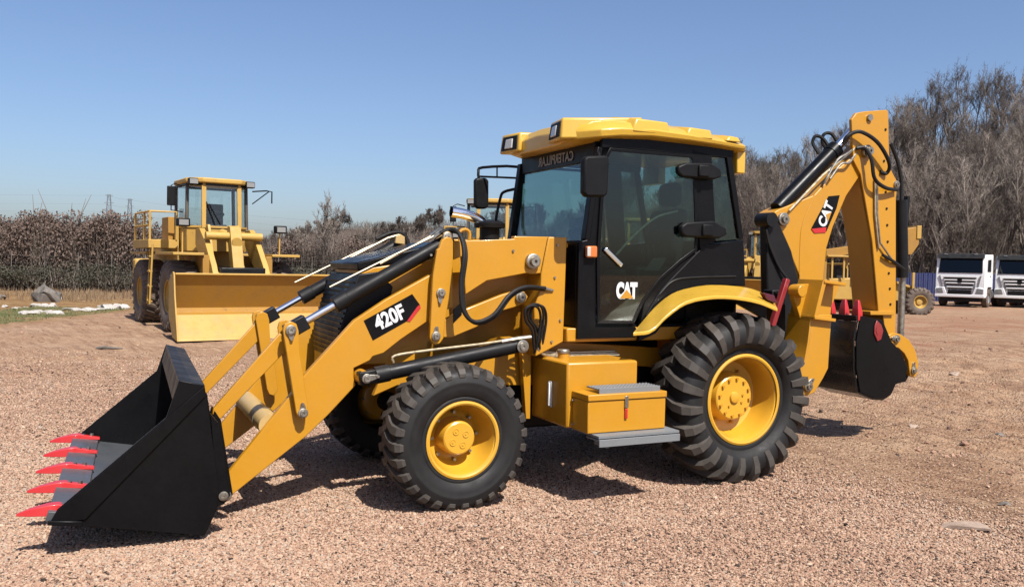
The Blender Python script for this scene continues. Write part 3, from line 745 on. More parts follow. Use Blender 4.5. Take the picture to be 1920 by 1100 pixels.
# ---------------- chassis
mb = MB(); mb.cyl((.02, -.72, .55), (.02, .72, .55), .085); mb.cyl((.02, -.16, .55), (.02, .16, .55), .17); mb.cyl((.02, -.72, .42), (.02, .72, .42), .05); mb.build('front_axle', BLKM, B)
mb = MB(); mb.cyl((2.56, -.75, .70), (2.56, .75, .70), .13); mb.cyl((2.56, -.22, .70), (2.56, .22, .70), .24); mb.build('rear_axle', BLKM, B)
mb = MB(); mb.box(.35, 2.5, -.25, .25, .42, .80); mb.box(1.0, 2.2, -.32, .32, .62, 1.25); mb.build('gearbox', BLKM, B, .02)
for s_ in (-1, 1):
    mb = MB(); P = [(-0.439, 0.782), (-0.3, 1.127), (-0.024, 1.182), (0.373, 1.342), (0.816, 1.511), (0.937, 1.511), (1.095, 1.159), (2.194, 1.08), (2.2, 0.901), (1.098, 1.018), (0.906, 0.805), (-0.253, 0.854)]
    mb.prism([(x, z) for x, z in P], *sorted((s_ * .42, s_ * .36))); mb.build('chassis_rail', YEL, B, .005)
mb = MB(); mb.box(2.4, 3.25, -.40, -.34, .62, 1.30); mb.box(2.4, 3.25, .34, .40, .62, 1.30); mb.box(3.2, 3.27, -.58, .58, .70, 1.32); mb.build('rear_frame', YEL, B, .006)
mb = MB(); mb.box(1.05, 3.0, -.70, .70, 1.18, 1.29); mb.build('cab_floor', YEL, B, .01)
for k in range(2):
    P = [(0.736, 1.173), (0.827, 1.172), (0.832, 0.551), (0.794, 0.553)]
    mb = MB(); mb.prism(P, -.52, -.46) if k == 0 else mb.prism(P, .46, .52); mb.build('tank_bracket', YEL, B, .004)

# ---------------- hood
def hood():
    mb = MB()
    # cross-sections (x, half width, z edge, z crown, z bottom)
    cs = [(-.54, .40, 1.69, 1.73, 1.02), (-.45, .415, 1.74, 1.775, 1.02), (-.02, .42, 1.80, 1.84, 1.02), (.30, .42, 1.875, 1.92, 1.05), (.68, .42, 1.945, 1.985, 1.10), (1.10, .42, 1.97, 2.02, 1.15)]
    vs = []
    for x, w, ze, zc, zb in cs:
        vs += [(x, -w, zb), (x, -w, ze), (x, -w + .05, ze + .035), (x, -w * .4, zc), (x, w * .4, zc), (x, w - .05, ze + .035), (x, w, ze), (x, w, zb)]
    fs = []; n = 8
    for i in range(len(cs) - 1):
        for j in range(n - 1): fs.append((i * n + j, i * n + j + 1, (i + 1) * n + j + 1, (i + 1) * n + j))
        fs.append((i * n + n - 1, i * n, (i + 1) * n, (i + 1) * n + n - 1))
    fs += [tuple(range(n)), tuple(reversed(range((len(cs) - 1) * n, len(cs) * n)))]
    return mb.add(vs, fs)
H_ = hood().build('hood', YEL, B, .006)
for s_ in (-1, 1):
    q = [(0.879, 2.0), (0.824, 1.731)]
    MB().bar((q[0][0], s_ * .661, q[0][1]), (q[1][0], s_ * .661, q[1][1]), .004, .006, (0, 1, 0)).build('panel_seam', BLKM, H_)
    mb = MB()
    for x, z in [(0.933, 1.184), (0.967, 1.944), (1.006, 1.352), (0.949, 1.691), (-0.092, 1.842), (0.579, 1.891)]: mb.cyl((x, s_ * .655, z), (x, s_ * .672, z), .010, n=6)
    mb.build('panel_bolts', STL, H_, kind='stuff')
# black hood top cover and grille at the nose
mb = MB(); mb.add([(-.58, -.42, 1.775), (.12, -.42, 1.955), (.12, .42, 1.955), (-.58, .42, 1.775), (-.57, -.42, 1.715), (.12, -.42, 1.86), (.12, .42, 1.86), (-.57, .42, 1.715)],
       [(0, 1, 2, 3), (7, 6, 5, 4), (0, 4, 5, 1), (1, 5, 6, 2), (2, 6, 7, 3), (3, 7, 4, 0)]); mb.build('hood_cover', BLK, B, .012)
P = [(-0.708, 1.306), (-0.636, 1.54), (-0.423, 1.636), (-0.441, 1.457), (-0.593, 1.352)]
g = MB().prism([(-.70, 1.05), (-.70, 1.28), (-.57, 1.69), (-.42, 1.71), (-.30, 1.60), (-.34, 1.40), (-.48, 1.25), (-.56, 1.05)], -.423, .423).build('grille_housing', BLKM, B, .008)
for i in range(15):
    z = 1.09 + i * .038; x = -.703 if z < 1.28 else -.703 + (z - 1.28) * .317; MB().box(x - .006, x + .004, -.40, .40, z, z + .014).build('grille_slat', BLK, g)
mb = MB(); mb.box(-.70, -.62, -.40, .40, .80, 1.06); mb.build('nose_bumper', YEL, B, .01)
# side brace plate, post column and arm towers on both sides
BR = [(0.088, 1.95), (0.588, 1.982), (0.587, 2.003), (0.891, 2.009), (0.831, 1.722), (0.752, 1.713), (0.7, 1.72), (0.365, 1.658), (0.191, 1.552), (0.163, 1.841), (0.091, 1.811)]
CO = [(0.891, 2.009), (1.054, 2.01), (1.042, 1.18), (0.796, 1.067), (0.777, 1.458), (0.83, 1.605), (0.831, 1.722)]
VT = [(-0.04, 1.894), (-0.02, 1.954), (0.009, 1.978), (0.047, 1.976), (0.068, 1.949), (0.071, 1.799), (0.043, 1.522), (0.013, 1.336), (0.006, 1.23), (-0.022, 1.191), (-0.064, 1.184), (-0.09, 1.208), (-0.103, 1.24), (-0.086, 1.698), (-0.057, 1.882)]
AF = [(-1.47, 0.187), (-1.496, 0.342), (-1.083, 0.854), (-0.996, 0.98), (-0.796, 1.196), (-0.645, 1.361), (-0.415, 1.51), (-0.057, 1.705), (0.104, 1.759), (0.11, 1.458), (-0.05, 1.375), (-0.292, 1.221), (-0.424, 1.122), (-0.504, 1.101), (-0.527, 1.071), (-0.644, 1.021), (-0.643, 0.952), (-0.627, 0.897), (-0.824, 0.693), (-0.972, 0.556)]
AR = [(0.042, 1.356), (0.179, 1.424), (0.525, 1.551), (0.654, 1.585), (0.71, 1.581), (0.749, 1.535), (0.722, 1.484), (0.643, 1.455), (0.528, 1.426), (0.31, 1.3), (0.113, 1.226), (0.036, 1.227)]
for s_ in (-1, 1):
    ya = lambda a, b: sorted((s_ * a, s_ * b))
    MB().prism(BR, *ya(.60, .66)).build('arm_tower', YEL, B, .006)
    MB().prism(CO, *ya(.43, .66)).build('tower_post', YEL, B, .008)
    MB().prism(VT, *ya(.66, .70)).build('tower_link', YEL, B, .006)
    a = MB().prism(AF, *ya(.55, .61)).build('lift_arm', YEL, B, .006)
    MB().prism(AR, *ya(.55, .60)).build('arm_heel', YEL, a, .006)
mb = MB()
for s_ in (-1, 1): mb.box(.60, 1.1, min(s_ * .42, s_ * .60), max(s_ * .42, s_ * .60), 1.93, 1.965)
mb.build('hood_shoulder', YEL, B, .006)
mb = MB(); mb.cyl((-1.215, -.56, .635), (-1.215, .56, .635), .078, n=28); tb = mb.build('cross_tube', CREAM, B)
MB().lathe([(-.30, .079), (-.30, .083), (-.275, .083), (-.275, .079)], c=(-1.215, 0, .635), n=28).build('tube_band', STL, tb)
# black model panel on the near arm
dp = [(-0.577, 1.36), (-0.214, 1.553), (-0.15, 1.47), (-0.231, 1.364), (-0.507, 1.216)]
dcl = MB().prism(dp, -.6125, -.609).build('model_panel', BLK, B)
rs = [(-0.155, 1.474), (-0.146, 1.451), (-0.227, 1.349), (-0.252, 1.353), (-0.171, 1.463)]
MB().prism(rs, -.6145, -.611).build('red_stripe', RED, dcl)
t0, t1, tm, tu = [(-0.49, 1.321), (-0.258, 1.428), (-0.383, 1.378), (-0.412, 1.44)]
text('420F', 'lettering', dcl, LWHT, (tm[0], -.6155, tm[1]), .150, (t1[0] - t0[0], 0, t1[1] - t0[1]), (-(t1[1] - t0[1]), 0, t1[0] - t0[0]), .0055, .80)
dq = [(0.117, 1.437), (0.185, 1.494), (0.187, 1.397), (0.119, 1.333)]
MB().prism(dq, -.6035, -.600).build('panel_end', BLK, dcl)
dp2 = [(x, z) for x, z in dp]; MB().prism(dp2, .609, .6125).build('model_panel', BLK, B)

def pin(parent, x, z, y, r=.03, s_=-1, h=.03, name='pin', lock=None):
    r = r * .84
    mb = MB(); mb.lathe([(0, r * 1.55), (-h * .5, r * 1.55), (-h * .55, r * 1.4), (-h * .55, r), (-h, r * .95), (-h, r * .35), (-h * .7, r * .3), (-h * .7, 0)], c=(x, 0, z), n=20)
    mb.v = [(a, y - b * s_ if s_ > 0 else y + b, c) for a, b, c in mb.v]
    o = mb.build(name, STL, parent)
    if lock:
        m = MB(); lx, lz = lock; d = Vector((lx - x, 0, lz - z)).normalized(); q = Vector((d.z, 0, -d.x)); y0, y1 = sorted((y - .001 * -s_, y + s_ * .012))
        pts = [(x + q.x * r * 1.3, z + q.z * r * 1.3), (lx + q.x * r * .6, lz + q.z * r * .6), (lx + d.x * r * .5, lz + d.z * r * .5), (lx - q.x * r * .6, lz - q.z * r * .6), (x - q.x * r * 1.3, z - q.z * r * 1.3), (x - d.x * r * 1.3, z - d.z * r * 1.3)]
        m.prism(pts, y0, y1); m.build('lock_plate', STL, parent, .002)
        MB().cyl((lx, y, lz), (lx, y + s_ * .022, lz), .011, n=6).build('lock_bolt', STL, parent)
    return o
# pins of tower and arm
for (px, lk, nm) in (([(-0.025, 1.565), (-0.032, 1.498)], None, 0), ([(-0.057, 1.247), (-0.054, 1.31)], None, 0)):
    for s_ in (-1, 1): pin(B, px[0][0], px[0][1], s_ * .70, .026, s_, .03, 'pin', px[1])
for s_ in (-1, 1):
    q = [(0.743, 1.813)][0]; pin(B, q[0], q[1], s_ * .66, .046, s_, .075, 'pivot_cap')
    q = [(0.677, 1.532)][0]; pin(B, q[0], q[1], s_ * .60, .034, s_, .05, 'pivot_pin')
# tilt link (bell crank), bucket link
BKO = [(-1.158, 1.308), (-1.147, 1.348), (-1.108, 1.366), (-1.068, 1.347), (-1.053, 1.299), (-1.044, 1.152), (-0.985, 0.798), (-0.98, 0.724), (-1.009, 0.681), (-1.045, 0.694), (-1.064, 0.74)]
BKC = [(-1.107, 1.304), (-1.103, 1.245)]
BKL = [(-1.017, 0.73), (-1.021, 0.793)]
LK = [(-1.153, 1.273), (-1.086, 1.219), (-1.092, 1.167), (-1.548, 0.689), (-1.594, 0.729), (-1.587, 0.772)]
for s_ in (-1, 1):
    ya = lambda a, b: sorted((s_ * a, s_ * b))
    k = MB().prism(BKO, *ya(.64, .68)).build('bell_crank', YEL, B, .005)
    MB().prism(BKO, *ya(.46, .49)).build('inner_plate', YEL, k, .004)
    pin(k, BKC[0][0], BKC[0][1], s_ * .68, .028, s_, .03, 'pin', BKC[1] if s_ < 0 else None)
    pin(k, BKL[0][0], BKL[0][1], s_ * .68, .026, s_, .03, 'pin', BKL[1])
    MB().prism(LK, *ya(.50, .54)).build('bucket_link', YEL, B, .005)
def ram(parent, name, p0, p1, frac, rb, rr, clev=.05, mat=BLKM, rodm=CHR):
    """p0 rod end, p1 barrel end"""
    p0, p1 = Vector(p0), Vector(p1); d = (p1 - p0).normalized(); L_ = (p1 - p0).length; j = p0 + d * L_ * frac
    h = holder(name, parent)
    MB().cyl(j, p1, rb, n=24).build('barrel', mat, h)
    MB().cyl(j - d * .035, j + d * .07, rb * 1.14, n=24).build('gland', mat, h, .003)
    MB().cyl(p0 + d * .03, j, rr, n=16).build('rod', rodm, h)
    MB().bar(p0 - d * clev * .9, p0 + d * clev * 2.0, clev * 1.9, clev * 1.7, (0, 1, 0)).build('clevis', mat, h, .008)
    MB().bar(p1 - d * clev * .5, p1 + d * clev * .9, clev * 1.5, clev * 1.5, (0, 1, 0)).build('base_eye', mat, h, .008)
    return h
T0 = [(-1.073, 1.303), (-0.915, 1.41), (-0.78, 1.515), (0.065, 1.95)]
for s_ in (-1, 1):
    h = ram(B, 'tilt_cylinder', (T0[0][0], s_ * .565, T0[0][1]), (T0[3][0], s_ * .565, T0[3][1]), .285, .052, .026, .055)
    a, b = [(-0.824, 1.599), (0.013, 2.004)]
    pts = [(a[0], s_ * .60, a[1]), (a[0] * .4 + b[0] * .6, s_ * .60, a[1] * .4 + b[1] * .6 + .01), (b[0] - .02, s_ * .60, b[1])]
    MB().tube(pts, .0075, 8).build('oil_line', BRS, h)
    pts = [(a[0] * .55 + b[0] * .45, s_ * .56, a[1] * .55 + b[1] * .45 - .01), (b[0] - .05, s_ * .56, b[1] - .01), (b[0] + .05, s_ * .56, b[1] + .02)]
    MB().tube(pts, .010, 8).build('oil_line', BRS, h)
# tilt cylinder mounts on top of the towers
MT = [(-0.005, 1.947), (0.007, 2.011), (0.04, 2.028), (0.083, 2.005), (0.085, 1.938)]
for s_ in (-1, 1):
    for (a, b) in ((.63, .66), (.46, .49)):
        MB().prism(MT, *sorted((s_ * a, s_ * b))).build('cylinder_mount', CREAM, B, .006)
    pin(B, MT[2][0] - .005, MT[2][1] - .05, s_ * .66, .028, s_, .03)
# lift cylinders and their lines
L0 = [(-0.59, 0.962), (-0.453, 0.999), (0.627, 1.162)]
for s_ in (-1, 1):
    h = ram(B, 'lift_cylinder', (L0[0][0], s_ * .70, L0[0][1]), (L0[2][0], s_ * .70, L0[2][1]), .09, .055, .03, .05)
    pin(h, L0[0][0], L0[0][1], s_ * .75, .026, s_, .03, 'pin', (L0[0][0] + .08, L0[0][1] + .012))
    pin(h, L0[2][0], L0[2][1], s_ * .76, .038, s_, .03)
    MB().cyl((L0[0][0], s_ * .56, L0[0][1]), (L0[0][0], s_ * .72, L0[0][1]), .05).build('boss', YEL, h)
    MB().box(L0[2][0] - .06, L0[2][0] + .05, min(s_ * .42, s_ * .64), max(s_ * .42, s_ * .64), L0[2][1] - .06, L0[2][1] + .05).build('bracket', YEL, h, .01)
    pts = [(-0.376, -0.7, 1.06), (-0.369, -0.7, 1.11), (-0.126, -0.7, 1.142), (0.291, -0.72, 1.182), (0.558, -0.72, 1.213), (0.705, -0.7, 1.225)]
    MB().tube([(x, -y * s_, z) for x, y, z in pts], .0095, 8, 4).build('oil_line', BRS, h)

# ---------------- hoses on the near side
hz = holder('hose_bundle', B)
for k, (dy, dx, dz) in enumerate(((0, 0, 0), (.026, .026, -.012))):
    pts = [(-0.011, -0.64, 2.01), (0.066, -0.66, 2.036), (0.102, -0.74, 1.996), (0.114, -0.8, 1.859), (0.093, -0.8, 1.644), (0.114, -0.8, 1.448), (0.21, -0.8, 1.357), (0.36, -0.8, 1.407), (0.499, -0.78, 1.555), (0.652, -0.74, 1.615), (0.856, -0.68, 1.606)]
    MB().tube([(x + dx, y + dy, z + dz) for x, y, z in pts], .0155, 10, 6).build('hose', HOSE, hz)
for k in range(3):
    pts = [(-0.054, -0.6, 1.966), (-0.003, -0.62, 2.007), (0.023, -0.64, 2.027)]
    MB().tube([(x, y + .03 * k, z + .012 * k) for x, y, z in pts], .015, 10).build('fitting', STL, hz)
pts = [(0.823, -0.68, 1.61), (0.934, -0.66, 1.585)]; MB().tube(pts, .014, 8).build('fitting', STL, hz)
for k in range(3):
    pts = [(0.791, -0.7, 1.128), (0.748, -0.74, 1.277), (0.67, -0.78, 1.363), (0.658, -0.8, 1.446), (0.708, -0.8, 1.475), (0.779, -0.78, 1.453), (0.821, -0.74, 1.359), (0.818, -0.7, 1.19), (0.813, -0.66, 1.094)]
    MB().tube([(x + .035 * k - .03, y + .02 * k, z + .010 * (k % 2)) for x, y, z in pts], .0105, 8, 5).build('hose', HOSE, hz)
for k in range(3):
    pts = [(0.802, -0.66, 1.144), (0.871, -0.64, 1.082), (1.086, -0.62, 1.057), (1.606, -0.6, 1.054)]
    MB().tube([(x, y + .035 * k, z + .012 * k) for x, y, z in pts], .012, 8, 3).build('oil_pipe', BRS, hz)
pts = [(0.708, -0.74, 1.229), (0.616, -0.74, 1.222), (0.468, -0.72, 1.199)]; MB().tube(pts, .018, 8).build('fitting', STL, hz)
# hose arch over the far tower
for k in range(2):
    pts = [(-0.148, 0.55, 1.981), (0.004, 0.58, 2.042), (0.118, 0.6, 2.028), (0.174, 0.6, 1.912)]
    MB().tube([(x + .02 * k, y + .03 * k, z) for x, y, z in pts], .014, 8, 5).build('hose', HOSE, hz)

# ---------------- front bucket
BK = holder('front_bucket', B)
BK.matrix_local = Matrix.Translation((-1.6, -1.15, 0)) @ Matrix.Rotation(R(-1.8), 4, 'Z') @ Matrix.Translation((1.6, 1.15, 0))
SP = [(-2.541, 0.252), (-2.496, 0.335), (-1.924, 0.831), (-1.854, 1.051), (-1.715, 1.016), (-1.68, 0.81), (-1.627, 0.413), (-1.632, 0.249), (-1.701, 0.096), (-2.352, 0.224)]
shell = [(-1.854, 1.051), (-1.709, 1.016), (-1.68, 0.81), (-1.63, 0.413), (-1.632, 0.249), (-1.701, 0.096), (-2.38, 0.221), (-2.536, 0.257)]
for s_ in (-1, 1):
    MB().prism(SP, *sorted((s_ * 1.13, s_ * 1.15))).build('side_plate', BLK, BK, .003)
    ct = [(-2.501, 0.323), (-1.924, 0.826), (-1.713, 1.011), (-1.704, 0.952), (-1.871, 0.775), (-2.352, 0.267), (-2.535, 0.26)]
    MB().prism(ct, *sorted((s_ * 1.152, s_ * 1.164))).build('side_cutter', BLK, BK, .003)
    lb = [(-2.54, 0.282), (-2.366, 0.262), (-2.371, 0.232), (-2.545, 0.258)]
    MB().prism(lb, *sorted((s_ * 1.165, s_ * 1.185))).build('corner_bar', BLK, BK, .003)
# shell with thickness
def strip(pts, th, y0, y1):
    n = len(pts); ins = []
    for i, (x, z) in enumerate(pts):
        a = pts[max(i - 1, 0)]; b = pts[min(i + 1, n - 1)]; tx, tz = b[0] - a[0], b[1] - a[1]; l = math.hypot(tx, tz); ins.append((x + tz / l * -th, z + tx / l * th))
    return MB().prism(list(pts) + ins[::-1], y0, y1)
strip(shell, -.02, -1.129, 1.129).build('back_shell', BLK, BK, .002, smooth=25)
sp2 = [(-1.851, 1.051), (-1.712, 1.016), (-1.703, 0.951), (-1.886, 0.912)]
MB().prism(sp2, -1.128, 1.128).build('spill_guard', BLKM, BK, .004)
fl = [(-2.536, 0.257), (-2.434, 0.335), (-1.955, 0.251), (-1.701, 0.099)]
MB().prism([(-2.55, .275), (-2.545, .30), (-2.0, .20), (-1.80, .17), (-1.78, .13)], -1.128, 1.128).build('floor_plate', CUTG, BK, .002)
MB().prism([(-2.56, .268), (-2.545, .325), (-2.36, .292), (-2.36, .262)], -1.14, 1.14).build('cutting_edge', CUTG, BK, .004)
for i, y in enumerate((-1.06, -.53, 0, .53, 1.06)):
    t = MB(); z0 = .31
    prof = [(-2.71, z0 - .010, .012, .006), (-2.64, z0 + .000, .030, .020), (-2.55, z0 + .008, .046, .030), (-2.50, z0 + .010, .042, .030), (-2.46, z0 + .012, .030, .016), (-2.35, z0 - .006, .024, .010)]
    vs = []
    for x, z, w, h in prof: vs += [(x, y - w, z - h), (x, y + w, z - h), (x, y + w * .8, z + h), (x, y - w * .8, z + h)]
    fs = [(0, 1, 2, 3), (23, 22, 21, 20)] + [(i_ * 4 + j, i_ * 4 + (j + 1) % 4, (i_ + 1) * 4 + (j + 1) % 4, (i_ + 1) * 4 + j) for i_ in range(5) for j in range(4)]
    t.add(vs, fs); o = t.build('tooth', RED, BK, .003)
    for bx in (-2.46, -2.40): MB().cyl((bx, y, z0 + .02), (bx, y, z0 + .042), .014, n=6).build('tooth_bolt', STL, o) if False else None
    mb = MB()
    for bx in (-2.47, -2.41): mb.cyl((bx, y, z0 + .01), (bx, y, z0 + .036), .014, n=6)
    mb.build('tooth_bolts', STL, BK, kind='stuff')
ER = [(-1.613, 0.782), (-1.573, 0.717), (-1.494, 0.215), (-1.541, 0.167), (-1.591, 0.207), (-1.639, 0.686)]
for s_ in (-1, 1):
    for (a, b) in ((.68, .71), (.46, .49)):
        MB().prism(ER, *sorted((s_ * a, s_ * b))).build('bucket_ear', BLK, BK, .004)
    q = [(-1.54, 0.213)][0]; pin(BK, q[0], q[1], s_ * .71, .028, s_, .03)
# outermost ear plate seen at the near corner
ER2 = [(-1.672, 0.838), (-1.628, 0.777), (-1.552, 0.325), (-1.589, 0.272), (-1.63, 0.26)]
MB().prism(ER2, -1.128, -1.08).build('rear_gusset', BLK, BK, .004); MB().prism(ER2, 1.08, 1.128).build('rear_gusset', BLK, BK, .004)
q = [(-1.593, 0.325)][0]; pin(BK, q[0], q[1], -1.128, .022, -1, .02)

# ---------------- tank, tool box and steps
tp = [(.87, 1.06), (.87, .565), (1.50, .575), (1.50, 1.06)]
tk = MB().box(.87, 1.50, -1.04, -.46, .565, 1.06).build('fuel_tank', YEL, B, .018)
MB().cyl((1.00, -.74, 1.06), (1.00, -.74, 1.105), .045, n=20).build('filler_neck', YEL, tk)
MB().lathe([(0, .052), (.018, .052), (.026, .045), (.026, 0)], n=20).build('filler_cap', STL, tk).matrix_local = Matrix.Translation((1.0, -.74, 1.103)) @ Matrix.Rotation(R(90), 4, 'X')
MB().box(.855, .871, -.815, -.765, .69, .89).build('sight_gauge', LENS, tk, .004)
MB().box(.845, .856, -.80, -.78, .70, .88).build('sight_glass', WHT, tk, .002)
tbx = MB().box(.915, 1.60, -1.275, -1.045, .565, .80).build('tool_box', YEL, B, .006)
MB().box(.91, 1.605, -1.285, -1.043, .803, .850).build('lid', YEL, tbx, .006)
for z in (.60, .78):
    MB().cyl((.914, -1.06, z), (.90, -1.06, z), .012, n=8).build('hinge_bolt', STL, tbx)
lt = MB().box(1.225, 1.255, -1.292, -1.276, .74, .83).build('latch', STL, tbx, .003)
MB().box(1.228, 1.250, -1.290, -1.277, .66, .735).build('latch_ring', RED, tbx, .003)
def step(x0, x1, y0, y1, z, nm):
    st = MB().box(x0, x1, y0, y1, z - .012, z).build(nm, GREY, B, .002)
    MB().box(x0, x1, y0 - .006, y0 + .006, z - .05, z + .004).build('front_lip', GREY, st, .002)
    mb = MB()
    for i in range(int((x1 - x0) / .03)):
        for j in range(int((y1 - y0) / .035)):
            x = x0 + .015 + i * .03; y = y0 + .02 + j * .035; mb.cyl((x, y, z), (x, y, z + .006), .007, .005, 6)
    mb.build('grip_studs', GREY, st, kind='stuff')
    return st
step(1.02, 1.56, -1.25, -1.07, .885, 'upper_step')
s_ = step(.95, 1.66, -1.38, -1.20, .535, 'lower_step')
MB().box(.95, 1.66, -1.375, -1.0, .545, .562).build('step_plate', GREY, s_)
for x in (1.02, 1.58): MB().box(x, x + .03, -1.36, -1.2, .47, .50).build('step_stay', GREY, s_)

# ---------------- fender
FO = [(1.393, 1.286), (1.56, 1.304), (1.692, 1.41), (1.883, 1.523), (2.124, 1.566), (2.352, 1.566), (2.611, 1.532), (2.833, 1.465)]
FI = [(1.701, 1.304), (1.871, 1.47), (2.051, 1.582), (2.304, 1.637), (2.52, 1.648), (2.791, 1.632), (2.955, 1.6), (3.13, 1.53)]
def resamp(P, m=24):
    q = [(v.x, v.z) for v in catmull([(x, 0, z) for x, z in P], 8)]
    return [q[round(i * (len(q) - 1) / (m - 1))] for i in range(m)]
FO = resamp(FO); FI = resamp(FI)
for s_ in (-1, 1):
    mb = MB(); vs = []; n = len(FO)
    top = [(x, s_ * 1.12, z) for x, z in FO]; inn = [(x, s_ * .74, z) for x, z in FI]
    vs = top + inn + [(x, y, z - .03) for x, y, z in top] + [(x, y, z - .03) for x, y, z in inn]
    fs = []
    for i in range(n - 1):
        fs += [(i, i + 1, n + i + 1, n + i), (2 * n + i, 3 * n + i, 3 * n + i + 1, 2 * n + i + 1), (i, 2 * n + i, 2 * n + i + 1, i + 1), (n + i, n + i + 1, 3 * n + i + 1, 3 * n + i)]
    fs += [(0, n, 3 * n, 2 * n), (n - 1, 3 * n - 1 - 0, 4 * n - 1, 2 * n - 1)] if False else [(0, n, 3 * n, 2 * n), (n - 1, 3 * n - 1, 4 * n - 1, 2 * n - 1)]
    mb.add(vs, fs); f = mb.build('rear_fender', LITY, B, .006, smooth=60)
    lm = [(2.751, 1.594), (2.869, 1.572), (2.908, 1.499), (2.8, 1.531)]
    MB().prism(lm, *sorted((s_ * .98, s_ * 1.04))).build('tail_lamp', TAIL, f, .006)
    # black inner arch
    ar = [(1.705, 1.177), (1.727, 1.317), (1.871, 1.47), (2.051, 1.573), (2.304, 1.628), (2.521, 1.639), (2.791, 1.623), (3.055, 1.554), (3.063, 1.34), (2.695, 1.501), (2.347, 1.529), (2.045, 1.439), (1.873, 1.24)]
    MB().prism(ar, *sorted((s_ * .70, s_ * .745))).build('wheel_arch', BLKM, f, .004)

# ---------------- cab
CW = .72
cab = holder('cab', B)
PN = [(1.214, 1.992), (1.312, 2.735)]   # near A pillar base and top
# main side frame pieces, near and far
sideP = {
 'front_pillar': [(1.035, 1.238), (1.015, 1.978), (1.199, 1.992), (1.227, 2.078), (1.312, 2.735), (1.407, 2.743), (1.32, 2.634), (1.302, 1.867), (1.298, 1.302), (1.676, 1.297), (1.73, 1.253), (1.679, 1.209), (1.035, 1.204)],
 'side_panel': [(1.729, 1.301), (1.76, 1.499), (1.93, 1.695), (2.133, 1.837), (2.319, 1.946), (2.351, 1.992), (2.792, 2.042), (2.826, 1.64), (2.553, 1.647), (2.336, 1.636), (2.081, 1.58), (1.899, 1.468)],
 'rear_pillar': [(2.2, 2.787), (2.415, 2.759), (2.488, 2.024), (2.319, 1.955), (2.303, 2.072)],
 'rear_edge_pillar': [(2.576, 2.771), (2.635, 2.766), (2.792, 2.052), (2.738, 2.05)],
 'roof_rail': [(0.706, 2.671), (1.226, 2.813), (1.374, 2.842), (1.946, 2.847), (2.656, 2.814), (2.647, 2.744), (2.224, 2.74), (1.407, 2.739), (1.312, 2.727), (0.707, 2.631)],
}
for nm, P in sideP.items():
    P2 = list(P)
    if nm == 'roof_rail': P2 = [(max(x, 1.32), z) for x, z in P2]
    if nm == 'front_pillar': P2 = [(max(x, 1.13) if z < 2.1 else x, z) for x, z in P2]
    for s_ in (-1, 1):
        MB().prism(P2, *sorted((s_ * .68, s_ * .725))).build(nm, BLK, cab, .006)
# black mouldings pressed into the side panel
for pts in ([(1.905, 1.562), (2.043, 1.675), (2.252, 1.708), (2.712, 1.724)], [(1.783, 1.385), (1.926, 1.593), (2.246, 1.88), (2.311, 1.936)]):
    MB().tube([(x, -.727, z) for x, z in pts], .008, 6, 4).build('moulding', BLKM, cab)
# door: frame ring and glass
DO = [(1.383, 2.735), (2.201, 2.741), (2.23, 2.699), (2.28, 2.071), (2.274, 1.935), (2.11, 1.832), (1.919, 1.687), (1.749, 1.5), (1.655, 1.321), (1.303, 1.325), (1.283, 1.867), (1.321, 2.633)]
cx = sum(p[0] for p in DO) / len(DO); cz = sum(p[1] for p in DO) / len(DO)
def ring(P, t, y0, y1):
    n = len(P); inn = []
    for i in range(n):
        a, b, c = Vector(P[i - 1]), Vector(P[i]), Vector(P[(i + 1) % n]); d1 = (b - a).normalized(); d2 = (c - b).normalized()
        n1 = Vector((-d1.y, d1.x)); n2 = Vector((-d2.y, d2.x)); m = (n1 + n2); m = m / max(m.length_squared / 2, .3)
        inn.append((b.x + m.x * t, b.y + m.y * t))
    area = sum(P[i - 1][0] * P[i][1] - P[i][0] * P[i - 1][1] for i in range(n))
    if area < 0: inn = [(2 * P[i][0] - inn[i][0], 2 * P[i][1] - inn[i][1]) for i in range(n)]
    mb = MB(); vs = [(x, y0, z) for x, z in P] + [(x, y0, z) for x, z in inn] + [(x, y1, z) for x, z in P] + [(x, y1, z) for x, z in inn]
    fs = []
    for i in range(n):
        j = (i + 1) % n
        fs += [(i, j, n + j, n + i), (2 * n + i, 3 * n + i, 3 * n + j, 2 * n + j), (i, 2 * n + i, 2 * n + j, j), (n + i, n + j, 3 * n + j, 3 * n + i)]
    return mb.add(vs, fs), inn
for s_ in (-1, 1):
    d = holder('cab_door', cab) if False else None
    rg, inn = ring(DO, .028, s_ * .728, s_ * .745)
    dr = rg.build('cab_door', BLK, B, .003)
    MB().prism([(x, z) for x, z in inn], *sorted((s_ * .733, s_ * .739))).build('door_glass', GLDR, dr)
    if s_ < 0:
        h0 = [(1.345, 1.928), (1.427, 1.87), (1.511, 1.795)]
        MB().bar((h0[0][0], -.758, h0[0][1]), (h0[2][0], -.758, h0[2][1]), .035, .022, (0, 1, 0)).build('door_handle', CHR, dr, .006)
        c0 = [(1.571, 1.587)][0]
        text('CAT', 'lettering', dr, LWHT, (c0[0], -.7475, c0[1]), .165, (1, 0, 0), (0, 0, 1), .012, .60)
        tri = [(1.505, 1.531), (1.569, 1.601), (1.639, 1.531)]
        MB().prism(tri, -.7515, -.7495).build('triangle_mark', YEL, dr)
# added grey strip standing in for the teal light seen in the lower door glass
gs = [(1.928, 1.864), (2.076, 1.876), (1.701, 1.386), (1.58, 1.396)]
MB().prism(gs, -.60, -.59).build('glass_light_strip', CUTG, cab)
